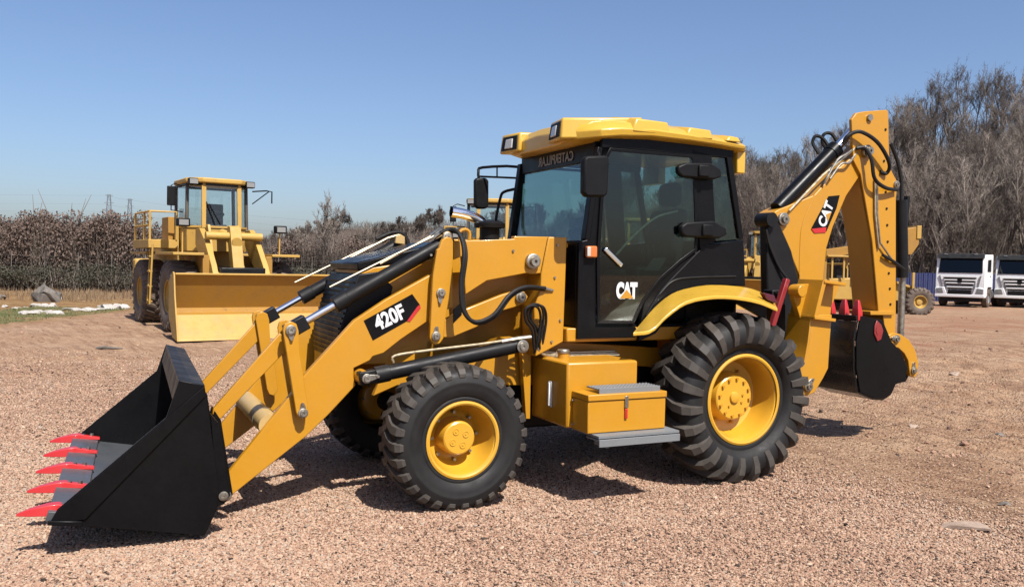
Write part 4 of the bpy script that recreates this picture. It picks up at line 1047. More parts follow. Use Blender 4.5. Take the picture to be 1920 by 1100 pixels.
# quarter glass and windshield
qg = [(2.408, 2.765), (2.617, 2.748), (2.773, 2.052), (2.498, 2.024)]
for s_ in (-1, 1): MB().prism(qg, *sorted((s_ * .700, s_ * .706))).build('quarter_glass', GLDR, cab)
x0, z0, x1, z1 = PN[0][0], PN[0][1], PN[1][0], PN[1][1]
mb = MB(); mb.add([(x0, -.69, z0), (x0, .69, z0), (x1, .69, z1), (x1, -.69, z1), (x0 + .006, -.69, z0), (x0 + .006, .69, z0), (x1 + .006, .69, z1), (x1 + .006, -.69, z1)],
       [(0, 1, 2, 3), (7, 6, 5, 4), (0, 4, 5, 1), (1, 5, 6, 2), (2, 6, 7, 3), (3, 7, 4, 0)]); mb.build('windshield', GLS, cab)
mb = MB()
mb.bar((x0 - .01, -.69, z0), (x1 - .01, -.69, z1), .075, .05, (1, 0, 0)); mb.build('windshield_post', BLK, cab, .008)
mb = MB(); mb.bar((x0 - .01, .69, z0), (x1 - .01, .69, z1), .075, .05, (1, 0, 0)); mb.build('windshield_post', BLK, cab, .008)
MB().box(x1 - .025, x1 + .03, -.66, .66, z1 - .10, z1 + .10).build('windshield_header', BLK, cab, .006)
text('CATERPILLAR', 'header_lettering', cab, LETG, (x1 - .032, -.02, z1 - .03), .115, (0, 1, 0), (0, 0, 1), .002, .9)
MB().box(1.13, 1.17, -.68, .68, 1.30, z0 - .01).build('front_panel', BLK, cab, .006)
MB().box(x0 - .02, x0 + .03, -.69, .69, z0 - .05, z0).build('windshield_sill', BLK, cab, .004)
# rear window and rear panel
rw0, rw1 = [(2.768, 2.046), (2.611, 2.764)]
mb = MB(); mb.add([(rw0[0], -.68, rw0[1]), (rw0[0], .68, rw0[1]), (rw1[0], .68, rw1[1]), (rw1[0], -.68, rw1[1]), (rw0[0] + .006, -.68, rw0[1]), (rw0[0] + .006, .68, rw0[1]), (rw1[0] + .006, .68, rw1[1]), (rw1[0] + .006, -.68, rw1[1])],
       [(0, 1, 2, 3), (7, 6, 5, 4), (0, 4, 5, 1), (1, 5, 6, 2), (2, 6, 7, 3), (3, 7, 4, 0)]); mb.build('rear_window', GLS, cab)
MB().box(rw0[0] - .03, rw0[0], -.68, .68, 1.30, rw0[1]).build('rear_panel', BLK, cab, .004)
# interior
MB().box(1.25, rw0[0] - .05, -.66, .66, 1.285, 1.31).build('floor_mat', PLAS, cab)
mb = MB(); mb.box(1.20, 1.45, -.42, .42, 1.31, 1.95); mb.build('dashboard', PLAS, cab, .04)
mb = MB(); mb.cyl((1.42, 0, 1.7), (1.62, 0, 1.98), .035); mb.build('steering_column', PLAS, cab)
ring_pts = [(1.64 + .19 * math.cos(a) * .82, .19 * math.sin(a), 2.0 - .19 * math.cos(a) * .55) for a in [i * math.pi / 12 for i in range(24)]]
MB().tube(ring_pts + ring_pts[:1], .016, 8).build('steering_wheel', PLAS, cab)
st = holder('driver_seat', cab)
MB().box(1.95, 2.42, -.27, .27, 1.62, 1.76).build('cushion', CLOTH, st, .05)
mb = MB(); mb.add([(2.34, -.26, 1.72), (2.34, .26, 1.72), (2.46, .24, 2.33), (2.46, -.24, 2.33), (2.48, -.26, 1.72), (2.48, .26, 1.72), (2.58, .24, 2.33), (2.58, -.24, 2.33)],
       [(0, 1, 2, 3), (7, 6, 5, 4), (0, 4, 5, 1), (1, 5, 6, 2), (2, 6, 7, 3), (3, 7, 4, 0)]); mb.build('backrest', CLOTH, st, .05)
MB().box(2.47, 2.58, -.14, .14, 2.36, 2.58).build('headrest', CLOTH, st, .05)
MB().box(2.0, 2.35, -.2, .2, 1.31, 1.62).build('pedestal', PLAS, st, .03)
MB().box(1.75, 2.30, -.60, -.42, 1.31, 1.80).build('side_console', PLAS, cab, .04)
for i in range(3): MB().tube([(1.9 + i * .06, -.5, 1.8), (1.88 + i * .06, -.48, 1.98)], [.008, .018], 8).build('control_lever', PLAS, cab)
gb = [(1.517, -0.66, 1.881), (1.694, -0.66, 2.053), (1.902, -0.66, 2.203), (2.119, -0.66, 2.266)]
MB().tube(gb, .010, 8, 5).build('grab_rail', STL, cab)

# roof
def roof():
    mb = MB(); vs = []
    cs = [(1.10, .52, 2.785, 2.865, 2.885), (1.15, .60, 2.78, 2.92, 2.95), (1.28, .76, 2.79, 2.92, 2.975), (1.45, .79, 2.81, 2.94, 3.00), (1.75, .80, 2.83, 2.95, 3.01),
          (2.15, .80, 2.825, 2.93, 2.99), (2.45, .79, 2.815, 2.905, 2.965), (2.72, .78, 2.80, 2.88, 2.93), (2.80, .70, 2.79, 2.85, 2.89)]
    for x, w, zb, ze, zc in cs:
        vs += [(x, -w + .12, zb - .01), (x, -w, zb + .02), (x, -w - .012, (zb + ze) / 2 + .01), (x, -w + .045, ze), (x, -w + .20, zc - .005), (x, 0, zc + .012), (x, w - .20, zc - .005), (x, w - .045, ze), (x, w + .012, (zb + ze) / 2 + .01), (x, w, zb + .02), (x, w - .12, zb - .01)]
    n = 11; fs = []
    for i in range(len(cs) - 1):
        for j in range(n): fs.append((i * n + j, i * n + (j + 1) % n, (i + 1) * n + (j + 1) % n, (i + 1) * n + j))
    fs += [tuple(range(n)), tuple(reversed(range((len(cs) - 1) * n, len(cs) * n)))]
    return mb.add(vs, fs)
RF = roof().build('cab_roof', LITY, B, .008, smooth=35)
# raised ribs and shoulders pressed in the roof
for (x0_, x1_, zt) in ((1.55, 1.92, 3.035), (2.08, 2.36, 3.01), (2.50, 2.66, 2.975)):
    for s_ in (-1, 1):
        mb = MB(); y0, y1 = s_ * .80, s_ * .42
        mb.add([(x0_, y0 * 1.012, 2.87), (x1_, y0 * 1.012, 2.87), (x1_ + .05, y1, zt - .03), (x0_ - .03, y1, zt - .03), (x0_ + .04, y0 * .995, zt - .056), (x1_ - .02, y0 * .995, zt - .062), (x1_ + .0, y1, zt + .012), (x0_ + .05, y1, zt + .012)],
               [(0, 1, 5, 4), (1, 2, 6, 5), (2, 3, 7, 6), (3, 0, 4, 7), (4, 5, 6, 7), (3, 2, 1, 0)])
        mb.build('roof_rib', LITY, RF, .012)
for y in (-.60, -.43, .43, .60):
    pass
for s_ in (-1, 1):
    yc = s_ * .44
    p = holder('work_light', B, (1.13, yc, 2.862), (0, 0, .16 * s_)); p.scale = (1.0, 1.15, 1.25)
    mb = MB(); mb.add([(-.09, -.135, -.055), (-.09, .135, -.055), (-.07, .125, .085), (-.07, -.125, .085), (.45, -.16, -.03), (.45, .16, -.03), (.62, .16, .118), (.62, -.16, .118)],
       [(0, 1, 2, 3), (7, 6, 5, 4), (0, 4, 5, 1), (1, 5, 6, 2), (2, 6, 7, 3), (3, 7, 4, 0)]); mb.build('light_pod', LITY, p, .015)
    MB().add([(-.096, -.105, -.035), (-.096, .105, -.035), (-.080, .095, .065), (-.080, -.095, .065), (-.05, -.105, -.035), (-.05, .105, -.035), (-.05, .095, .065), (-.05, -.095, .065)],
       [(0, 1, 2, 3), (7, 6, 5, 4), (0, 4, 5, 1), (1, 5, 6, 2), (2, 6, 7, 3), (3, 7, 4, 0)]).build('lamp_recess', PLAS, p, .004)
    MB().add([(-.104, -.05, -.025), (-.104, .05, -.025), (-.092, .045, .045), (-.092, -.045, .045), (-.07, -.05, -.025), (-.07, .05, -.025), (-.07, .045, .045), (-.07, -.045, .045)],
       [(0, 1, 2, 3), (7, 6, 5, 4), (0, 4, 5, 1), (1, 5, 6, 2), (2, 6, 7, 3), (3, 7, 4, 0)]).build('lamp', LENS, p, .006)
MB().box(2.70, 2.79, -.72, -.45, 2.62, 2.81).build('rear_roof_drop', LITY, RF, .01)
MB().box(2.70, 2.79, .45, .72, 2.62, 2.81).build('rear_roof_drop', LITY, RF, .01)
mb = MB(); mb.tube([(1.25, -.1, 2.99), (1.40, -.1, 3.03), (1.7, -.1, 3.01)], .012, 6); mb.build('roof_cable', PLAS, RF)
MB().cyl((1.36, -.15, 2.97), (1.36, -.15, 3.05), .018, .010, 8).build('antenna_base', STL, RF)
MB().cyl((2.66, -.55, 2.9), (2.66, -.55, 2.965), .03, .02, 10).build('roof_cap', ORNG, RF)

# mirrors
m1 = holder('side_mirror', B)
mr = [(0.968, 2.582), (0.99, 2.608), (1.169, 2.625), (1.189, 2.598), (1.182, 2.338), (1.159, 2.312), (0.998, 2.303), (0.97, 2.334)]
MB().prism(mr, -1.05, -.98).build('mirror_head', PLAS, m1, .018)
MB().tube([(1.24, -.74, 2.62), (1.18, -.9, 2.66), (mr[3][0] - .05, -.98, 2.55)], .012, 8, 4).build('mirror_arm', PLAS, m1)
m2 = holder('side_mirror', B)
mr = [(1.009, 2.609), (1.037, 2.627), (1.135, 2.633), (1.159, 2.603), (1.164, 2.356), (1.136, 2.328), (1.044, 2.324), (1.015, 2.354)]
MB().prism(mr, 1.11, 1.17).build('mirror_head', PLAS, m2, .018)
MB().tube([(1.315, 0.74, 2.61), (1.313, 0.8, 2.722), (1.104, 1.15, 2.735), (1.059, 1.15, 2.691), (1.067, 1.15, 2.597)], .014, 8, 3).build('mirror_arm', PLAS, m2)
MB().tube([(1.298, 0.74, 2.609), (1.077, 1.15, 2.645)], .010, 8).build('mirror_arm', PLAS, m2)
MB().tube([(1.168, 0.95, 2.721), (1.17, 0.95, 2.629)], .008, 8).build('mirror_arm', PLAS, m2)
MB().box(1.32, 1.36, .72, .78, 2.56, 2.74).build('arm_bracket', PLAS, m2, .005)
pts = [(1.277, 0.74, 2.507), (1.177, 0.8, 2.475), (1.149, 0.82, 2.414), (1.099, 0.8, 2.208), (1.085, 0.74, 2.114)]
MB().tube(pts, .014, 8, 3).build('hand_rail', PLAS, B)
# indicator
q = [(1.177, 1.944), (1.27, 1.947), (1.273, 1.854), (1.179, 1.852)]
il = MB().prism([(q[0][0], q[0][1]), (q[1][0], q[1][1]), (q[2][0], q[2][1]), (q[3][0], q[3][1])], -.775, -.727).build('indicator_lamp', ORNG, B, .012)
MB().prism([(q[0][0] - .002, q[0][1] - .01), (q[0][0] + .03, q[0][1] - .01), (q[0][0] + .03, q[3][1] + .01), (q[0][0] - .002, q[3][1] + .01)], -.779, -.765).build('clear_lens', LENS, il, .004)
# hinges
for P in ([(2.014, 2.626), (2.089, 2.658), (2.355, 2.677), (2.459, 2.63), (2.473, 2.568), (2.394, 2.54), (2.06, 2.541), (2.016, 2.574)], [(2.063, 2.134), (2.117, 2.167), (2.401, 2.192), (2.535, 2.134), (2.548, 2.08), (2.463, 2.045), (2.11, 2.047), (2.071, 2.072)]):
    h = MB().prism(P, -.80, -.745).build('door_hinge', PLAS, B, .014)
    c = (sum(p[0] for p in P) / len(P), sum(p[1] for p in P) / len(P))
    MB().box(c[0] - .02, c[0] + .09, -.825, -.80, c[1] - .05, c[1] + .05).build('hinge_cover', PLAS, h, .012)
# exhaust and air cleaner
ex = holder('exhaust', B)
MB().tube([(0.715, 0.15, 1.983), (0.702, 0.15, 2.092), (0.64, 0.15, 2.163), (0.511, 0.15, 2.203), (0.384, 0.15, 2.22)], .045, 16, 4, cap=False).build('chrome_elbow', CHR, ex)
MB().tube([(0.716, 0.15, 1.9), (0.713, 0.15, 2.074)], .055, 16).build('muffler_stub', BLKM, ex)
ac = holder('air_cleaner', B)
q = [(0.697, 0.05, 2.103)][0]
MB().lathe([(0, .13), (.035, .135), (.055, .11), (.06, 0)], n=28).build('cap', PLAS, ac).matrix_local = Matrix.Translation((q[0], q[1], q[2] - .01)) @ Matrix.Rotation(R(90), 4, 'X')
MB().cyl((q[0], q[1], q[2] - .12), (q[0], q[1], q[2] - .008), .085, n=24).build('bowl', PLAS, ac)
MB().cyl((q[0], q[1], q[2] - .25), (q[0], q[1], q[2] - .12), .045, n=16).build('stem', PLAS, ac)
MB().cyl((q[0] - .21, q[1], 1.95), (q[0] - .21, q[1], 2.06), .05, n=16).build('glass_bowl', GLC, ac)
MB().tube([(0.283, -0.3, 1.97), (0.281, -0.3, 2.034), (0.327, -0.3, 2.056), (0.364, -0.3, 2.032), (0.365, -0.3, 1.973)], .014, 8, 3).build('hood_handle', YEL, B)

# ---------------- backhoe end
# swing post and black tower
SW = [(3.535, 2.324), (3.708, 2.248), (3.878, 1.981), (3.996, 1.665), (3.996, 1.186), (3.87, 1.002), (3.66, 1.086), (3.588, 1.505)]
MB().prism(SW, -.18, -.07).build('swing_tower', BLKM, B, .02)
q = [(3.559, 2.272)][0]
MB().cyl((q[0], -.24, q[1]), (q[0], -.06, q[1]), .07, n=20).build('tower_boss', BLKM, B)
BMo = [(3.673, 2.352), (3.74, 2.387), (4.191, 2.548), (4.5, 2.831), (4.726, 2.983), (4.872, 3.127), (4.966, 3.09), (4.945, 2.889), (4.812, 2.78), (4.632, 2.566), (4.46, 2.241), (4.381, 2.027), (4.346, 1.673), (4.028, 1.67), (4.025, 1.745), (3.881, 1.981), (3.747, 2.219)]
bm_ = MB().prism(BMo, -.14, .09).build('boom', YEL, B, .008)
rb = [(4.189, 2.547), (4.044, 2.252), (4.02, 1.985), (4.023, 1.745)]
MB().tube([(x, -.140, z) for x, z in rb], .007, 6, 5).build('weld_rib', YEL, bm_)
q = [(3.776, 2.288)][0]; pin(bm_, q[0], q[1], -.14, .05, -1, .06)
lc = [(4.38, 2.547), (4.534, 2.566), (4.496, 2.434), (4.366, 2.189), (4.207, 2.178), (4.162, 2.214)]
bp_ = MB().prism(lc, -.1445, -.1405).build('logo_panel', BLK, bm_)
rs = [(4.157, 2.208), (4.359, 2.232), (4.354, 2.178), (4.202, 2.167)]
MB().prism(rs, -.1475, -.1425).build('red_stripe', RED, bp_)
c0, u0, u1 = [(4.348, 2.361), (4.316, 2.268), (4.409, 2.472)]
ud = (u1[0] - u0[0], 0, u1[1] - u0[1])
text('CAT', 'lettering', bp_, LWHT, (c0[0], -.1475, c0[1]), .155, ud, (-ud[2], 0, ud[0]), .0065, .86)
tr = [Vector((c0[0], 0, c0[1])) + Vector(ud).normalized() * a + Vector((-ud[2], 0, ud[0])).normalized() * b for a, b in ((-.055, -.055), (.055, -.055), (0, .0))]
MB().prism([(v.x, v.z) for v in tr], -.1515, -.1495).build('triangle_mark', YEL, bp_)
# boom cylinder above the boom
b0, b1, b2 = [(3.789, 2.394), (4.678, 3.16), (4.899, 3.363)]
h = holder('dipper_cylinder', B)
b0 = Vector((b0[0], -.05, b0[1])); b1 = Vector((b1[0], -.05, b1[1])); b2 = Vector((b2[0], -.05, b2[1]))
MB().cyl(b0, b0.lerp(b1, .84), .078, n=24).build('barrel', BLK, h)
MB().cyl(b0.lerp(b1, .78), b0.lerp(b1, .86), .086, n=24).build('gland', BLK, h)
MB().cyl(b0.lerp(b1, .8), b2, .045, n=20).build('rod', CHR, h)
for dy in (-.115, .115):
    MB().tube([b0 + Vector((.05, dy, -.02)), b0.lerp(b1, .5) + Vector((.03, dy, -.03)), b1 + Vector((.06, dy, -.08))], .012, 8).build('oil_line', BRS if dy < 0 else BLKM, h)
# dipper
DF = [(4.638, 3.343), (4.702, 3.415), (4.823, 3.443), (5.147, 3.491), (5.165, 3.453), (5.2, 2.909), (5.345, 2.733), (5.321, 2.579), (5.382, 1.376), (5.387, 1.124), (5.234, 1.127), (5.191, 1.337), (5.118, 1.372), (4.996, 2.105), (4.793, 2.793), (4.68, 2.933)]
DFm = [(4.725, 2.936), (4.793, 2.793), (4.996, 2.105), (5.118, 1.372), (5.191, 1.337), (5.234, 1.127), (5.387, 1.124), (5.382, 1.376), (5.321, 2.579), (5.345, 2.733), (5.2, 2.909), (5.193, 3.048)]
dm = MB().prism(DFm, -.165, .17).build('dipper', YEL, B, .008)
MB().prism(DF, -.17, -.13).build('dipper_cheek', YEL, dm, .006)
DC = [(5.007, 3.45), (5.194, 3.49), (5.252, 2.978), (5.034, 2.907)]
MB().prism(DC, -.13, .0).build('dipper_head', YEL, dm, .006)
DS = [(4.822, 3.385), (4.888, 3.458), (5.012, 3.487), (5.099, 2.981), (4.865, 2.964)]
MB().cyl((DS[2][0] - .03, -.13, DS[2][1] - .06), (DS[2][0] - .03, .02, DS[2][1] - .06), .045, n=16).build('rod_eye', BLKM, dm)
P = [(4.969, 1.378), (5.318, 1.376), (5.32, 1.336), (4.971, 1.339)]
MB().prism(P, -.20, .20).build('dipper_flange', YEL, dm, .004)
for (x, y) in ((1660,243), (1657,302), (1660,360), (1662,391), (1663,422), (1664,453), (1665,480), (1666,512), (1668,541), (1669,570)):
    pass
DH = [(5.126, 3.283), (5.119, 2.954), (5.159, 2.632), (5.183, 2.459), (5.2, 2.286), (5.216, 2.112), (5.233, 1.949), (5.249, 1.779), (5.273, 1.615), (5.29, 1.45)]
for x, z in DH:
    MB().cyl((x, -.171, z), (x, -.178, z), .013, n=10).build('bolt_hole', BLKM, dm)
q = [(4.88, 3.382)][0]; MB().cyl((q[0], -.171, q[1]), (q[0], -.195, q[1]), .035, n=16).build('top_pin', STL, dm)
q = [(4.843, 3.033)][0]; pin(dm, q[0], q[1], -.17, .05, -1, .08, 'elbow_pin')
q = [(5.314, 2.72)][0]; pin(dm, q[0], q[1], -.17, .03, -1, .03)
MB().tube([(4.98, -0.19, 2.754), (4.998, -0.19, 2.4), (5.05, -0.19, 2.123), (5.07, -0.19, 2.04)], .012, 8).build('oil_line', BRS, dm)
MB().tube([(5.001, -0.2, 2.732), (5.017, -0.2, 2.4), (5.072, -0.2, 2.096), (5.288, -0.2, 1.893)], .010, 8).build('oil_line', STL, dm)
MB().tube([(5.117, -0.2, 1.968), (5.279, -0.2, 1.905), (5.542, -0.12, 1.823)], .018, 8, 3).build('hose', HOSE, dm)
# dipper hoses
hb = holder('boom_hoses', B)
MB().tube([(4.534, -0.16, 3.086), (4.561, -0.2, 3.165), (4.68, -0.24, 3.213), (4.873, -0.26, 3.145), (5.018, -0.26, 3.031), (5.126, -0.24, 2.903), (5.13, -0.2, 2.823), (5.058, -0.18, 2.837)], .020, 8, 5).build('hose', HOSE, hb)
MB().tube([(4.701, -0.18, 3.054), (4.785, -0.22, 3.056), (4.838, -0.26, 2.935), (4.893, -0.26, 2.748), (5.075, -0.24, 2.667), (5.297, -0.2, 2.66)], .020, 8, 5).build('hose', HOSE, hb)
MB().tube([(4.686, -0.16, 3.044), (4.544, -0.19, 2.975), (4.436, -0.19, 2.913), (4.322, -0.18, 2.745), (4.295, -0.16, 2.665)], .012, 8, 5).build('oil_pipe', STL, hb)
MB().tube([(4.733, -0.16, 3.015), (4.6, -0.19, 2.898), (4.482, -0.19, 2.874), (4.352, -0.18, 2.72)], .012, 8, 5).build('oil_pipe', STL, hb)
MB().tube([(4.781, 0.1, 3.092), (4.704, 0.15, 3.238), (4.621, 0.18, 3.235), (4.622, 0.2, 3.147), (4.682, 0.15, 3.05), (4.678, 0.1, 3.005)], .018, 8, 5).build('hose', HOSE, hb)
MB().tube([(4.661, 0.1, 3.026), (4.592, 0.15, 3.172), (4.508, 0.18, 3.208), (4.486, 0.2, 3.136), (4.523, 0.15, 3.021)], .018, 8, 5).build('hose', HOSE, hb)
MB().tube([(5.411, 0.0, 3.176), (5.518, -0.0, 3.011), (5.596, -0.0, 2.784), (5.608, 0.0, 2.552)], .02, 8, 4).build('hose', HOSE, hb)
MB().tube([(3.516, -0.2, 2.178), (3.569, -0.2, 2.024), (3.693, -0.2, 1.819), (3.803, -0.22, 1.691)], .014, 8, 4).build('hose', HOSE, hb)
# crowd cylinder behind the dipper
h = holder('bucket_cylinder', B)
c0, c1, c2 = [(5.598, 2.581), (5.667, 1.735), (5.67, 1.029)]
MB().cyl((c0[0], 0, c0[1]), (c1[0], 0, c1[1]), .065, n=20).build('barrel', BLKM, h)
MB().cyl((c1[0], 0, c1[1]), (c2[0], 0, c2[1]), .036, n=16).build('rod', STL, h)
MB().bar((c1[0] + .10, .06, c1[1] + .9), (c1[0] + .04, .06, c1[1] + .05), .05, .04).build('guard', BLKM, h)
# bucket link
LKr = [(5.207, 1.126), (5.27, 1.153), (5.383, 1.134), (5.517, 1.069), (5.613, 0.963), (5.67, 0.829), (5.668, 0.702), (5.621, 0.663), (5.554, 0.683), (5.533, 0.764), (5.512, 0.851), (5.451, 0.927), (5.359, 0.987), (5.245, 1.012)]
for (a, b) in ((-.24, -.19), (.19, .24)): 
    l = MB().prism(LKr, a, b).build('bucket_linkage', YEL, B, .006)
    if a < 0:
        q = [(5.313, 1.086), (5.592, 0.741)]
        pin(l, q[0][0], q[0][1], -.24, .032, -1, .035, 'pin', (q[0][0] - .07, q[0][1] + .01)); pin(l, q[1][0], q[1][1], -.24, .03, -1, .035, 'pin', (q[1][0], q[1][1] + .08))
# rear bucket
RBk = holder('rear_bucket', B)
RS = [(4.707, 1.338), (5.023, 1.292), (5.167, 1.067), (5.317, 0.951), (5.422, 0.778), (5.389, 0.638), (5.254, 0.615), (5.195, 0.517), (5.087, 0.471), (4.947, 0.484), (4.737, 0.555), (4.672, 0.804), (4.659, 1.077)]
RSH = [(4.707, 1.338), (4.659, 1.077), (4.672, 0.804), (4.737, 0.555), (4.947, 0.484), (5.087, 0.471), (5.195, 0.517), (5.254, 0.615)]
for s_ in (-1, 1): MB().prism(RS, *sorted((s_ * .29, s_ * .31))).build('side_plate', BLK, RBk, .004)
strip(RSH, -.022, -.288, .288).build('curved_shell', BLKG, RBk, .002, smooth=45)
for y in (-.19, -.03, .13, .26):
    strip([(x - .006, z) for x, z in RSH[:5]], .036, y, y + .07).build('wear_strip', BLKG, RBk, .003)
MB().prism([(4.647, 1.339), (4.722, 1.338), (4.724, 1.283), (4.657, 1.284)], -.30, .30).build('lip_plate', BLKM, RBk, .003)
for y in (-.26, -.09, .09, .26):
    x, z = RS[0]
    t = MB(); vs = []
    for (dz, wx, wy) in ((-.05, .03, .045), (.03, .032, .045), (.08, .026, .036), (.16, .012, .022)):
        vs += [(x - wx, y - wy, z + dz), (x + wx, y - wy, z + dz), (x + wx, y + wy, z + dz), (x - wx, y + wy, z + dz)]
    t.add(vs, [(0, 1, 2, 3), (15, 14, 13, 12)] + [(i * 4 + j, i * 4 + (j + 1) % 4, (i + 1) * 4 + (j + 1) % 4, (i + 1) * 4 + j) for i in range(3) for j in range(4)])
    t.build('tooth', RED, RBk, .004)
    MB().box(x - .04, x - .028, y - .03, y + .03, z - .06, z + .0).build('tooth_plate', WHT, RBk)
for s_ in (-1,):
    rr = [(4.926, 1.293), (4.99, 1.248), (5.025, 1.182), (4.998, 1.093), (4.945, 1.072), (4.894, 1.156), (4.898, 1.238)]
    MB().prism(rr, -.325, -.311).build('side_cutter', DRED, RBk, .006)
    ri = [(4.926, 1.228), (4.965, 1.211), (4.967, 1.167), (4.938, 1.14), (4.912, 1.184)]
    MB().prism(ri, -.329, -.326).build('cutter_centre', DRED, RBk)
for s_ in (-1, 1):
    ea = [(5.298, 1.054), (5.493, 0.89), (5.61, 0.701), (5.549, 0.611), (5.402, 0.606), (5.281, 0.77)]
    MB().prism(ea, *sorted((s_ * .15, s_ * .19))).build('hinge_ear', BLK, RBk, .006)

# stabilisers
for s_ in (-1, 1):
    sb = holder('stabiliser', B)
    LG = [(3.372, 1.399), (3.602, 1.398), (3.587, 1.159), (3.578, 0.92), (3.524, 0.836), (3.428, 0.712), (3.341, 0.683), (3.265, 0.705), (3.231, 0.768), (3.233, 0.862), (3.314, 1.0), (3.345, 1.164)]
    MB().prism(LG, *sorted((s_ * .92, s_ * .98))).build('leg_side', YEL, sb, .006)
    fx = [(3.372, 1.399), (3.345, 1.164), (3.314, 1.0), (3.233, 0.862)]
    mb = MB(); y0, y1 = s_ * .98, s_ * .70
    vs = [(x - .02, y0, z) for x, z in fx] + [(x - .02, y1, z) for x, z in fx] + [(x, y0, z) for x, z in fx] + [(x, y1, z) for x, z in fx]
    fs = []
    for i in range(3): fs += [(i, i + 1, 5 + i, 4 + i), (8 + i, 12 + i, 13 + i, 9 + i)]
    fs += [(0, 4, 12, 8), (3, 11, 15, 7)] + [(i, 8 + i, 9 + i, i + 1) for i in range(3)] + [(4 + i, 5 + i, 13 + i, 12 + i) for i in range(3)]
    mb.add(vs, fs); mb.build('leg_front', YEL, sb, .004)
    PD = [(3.446, 1.711), (3.477, 1.72), (3.717, 1.685), (3.699, 1.652), (3.616, 1.484), (3.609, 1.351), (3.558, 1.337), (3.347, 1.363), (3.352, 1.4)]
    PD1 = [(3.446, 1.711), (3.347, 1.377), (3.391, 1.367), (3.484, 1.697)]
    MB().prism(PD1, *sorted((s_ * 1.02, s_ * .72))).build('pad_plate', YEL, sb, .004)
    pd2 = [(3.446, 1.711), (3.717, 1.685), (3.705, 1.656), (3.447, 1.682)]; pd3 = [(3.353, 1.391), (3.602, 1.365), (3.597, 1.337), (3.347, 1.363)]
    MB().prism(pd2, *sorted((s_ * 1.03, s_ * .72))).build('pad_edge', YEL, sb, .004); MB().prism(pd3, *sorted((s_ * 1.03, s_ * .72))).build('pad_edge', YEL, sb, .004)
    pw = [(3.569, 1.681), (3.793, 1.659), (3.696, 1.465), (3.688, 1.363), (3.492, 1.374)]
    MB().prism(pw, *sorted((s_ * .86, s_ * .88))).build('pad_web', YEL, sb, .004)
    pl = [(3.252, 1.638), (3.301, 1.663), (3.466, 1.669), (3.507, 1.607), (3.48, 1.342), (3.424, 1.151), (3.353, 1.343), (3.269, 1.534)]
    MB().prism(pl, *sorted((s_ * .80, s_ * .86))).build('pivot_plate', YEL, sb, .006)
    q = [(3.297, 1.606)][0]
    MB().cyl((q[0], s_ * .80, q[1]), (q[0], s_ * .93, q[1]), .055, n=20).build('pivot_boss', YEL, sb, .006); 
    q = [(3.337, 0.768)][0]; pin(sb, q[0], q[1], s_ * .98, .035, s_, .04, 'foot_pin', (q[0] + .05, q[1] + .06))
    rb0, rb1 = [(3.247, 1.708), (3.09, 1.286)]
    MB().bar((rb0[0], s_ * .78, rb0[1]), (rb1[0], s_ * .78, rb1[1]), .048, .05, (0, 1, 0)).build('stabiliser_cylinder', RED if False else DRED, sb, .006)
    MB().bar((rb0[0] + .00, s_ * .78, rb0[1] - .42), (rb1[0] + .01, s_ * .78, rb1[1] - .15), .07, .07, (0, 1, 0)).build('lower_barrel', RED, sb, .006) if False else None
    MB().bar((rb0[0] + .03, s_ * .60, rb0[1] - .1), (rb1[0] + .22, s_ * .60, rb1[1] - .45), .16, .12, (0, 1, 0)).build('guide', BLKM, sb, .01)


# ================================================================ THE OLD WHEEL LOADER AND OTHER MACHINES
def big_wheel(parent, loc, flip, Rr=.80, hw=.29, name='wheel', N=24, rimm=OLDY):
    w = holder(name, parent, loc, (0, .1, math.pi if flip else 0)); q = Rr / .8
    mb = MB(); mb.lathe([(-hw * .8, .34 * q), (-hw * .86, .37 * q), (-hw * .98, .45 * q), (-hw * 1.04, .56 * q), (-hw * .98, .68 * q), (-hw * .8, .755 * q), (0, .768 * q), (hw * .8, .755 * q), (hw, .66 * q), (hw * 1.04, .56 * q), (hw * .86, .37 * q), (hw * .8, .34 * q)], n=56)
    mb.build('tyre', RUBO, w, smooth=60)
    st = [(.02, .766 * q, -.13, .036, .040), (-hw * .45, .764 * q, -.05, .036, .042), (-hw * .78, .757 * q, 0, .036, .044), (-hw * .96, .70 * q, .02, .028, .042), (-hw * 1.03, .62 * q, .03, .006, .036)]
    mb = MB(); lugs(mb, st, [2 * math.pi * i / N for i in range(N)], 1); lugs(mb, st, [2 * math.pi * (i + .5) / N for i in range(N)], -1)
    mb.build('tread', RUBO, w, smooth=25, kind='stuff')
    mb = MB(); mb.lathe([(-hw * .80, .33 * q), (-hw * .88, .345 * q), (-hw * .84, .365 * q), (-hw * .76, .345 * q), (-hw * .6, .30 * q), (-hw * .2, .27 * q), (-hw * .1, .20 * q), (-hw * .4, .15 * q), (-hw * .45, 0)], n=36)
    mb.build('rim', rimm, w, smooth=35)
    return w
OLDK = paint('dark_frame_paint', (.05, .045, .035), .5, 0, .3)
def slab4(mb, q, t):
    q = [Vector(v) for v in q]; n = (q[1] - q[0]).cross(q[2] - q[0]).normalized() * t
    return mb.add(q + [v + n for v in q], [(0, 1, 2, 3), (7, 6, 5, 4), (0, 4, 5, 1), (1, 5, 6, 2), (2, 6, 7, 3), (3, 7, 4, 0)])
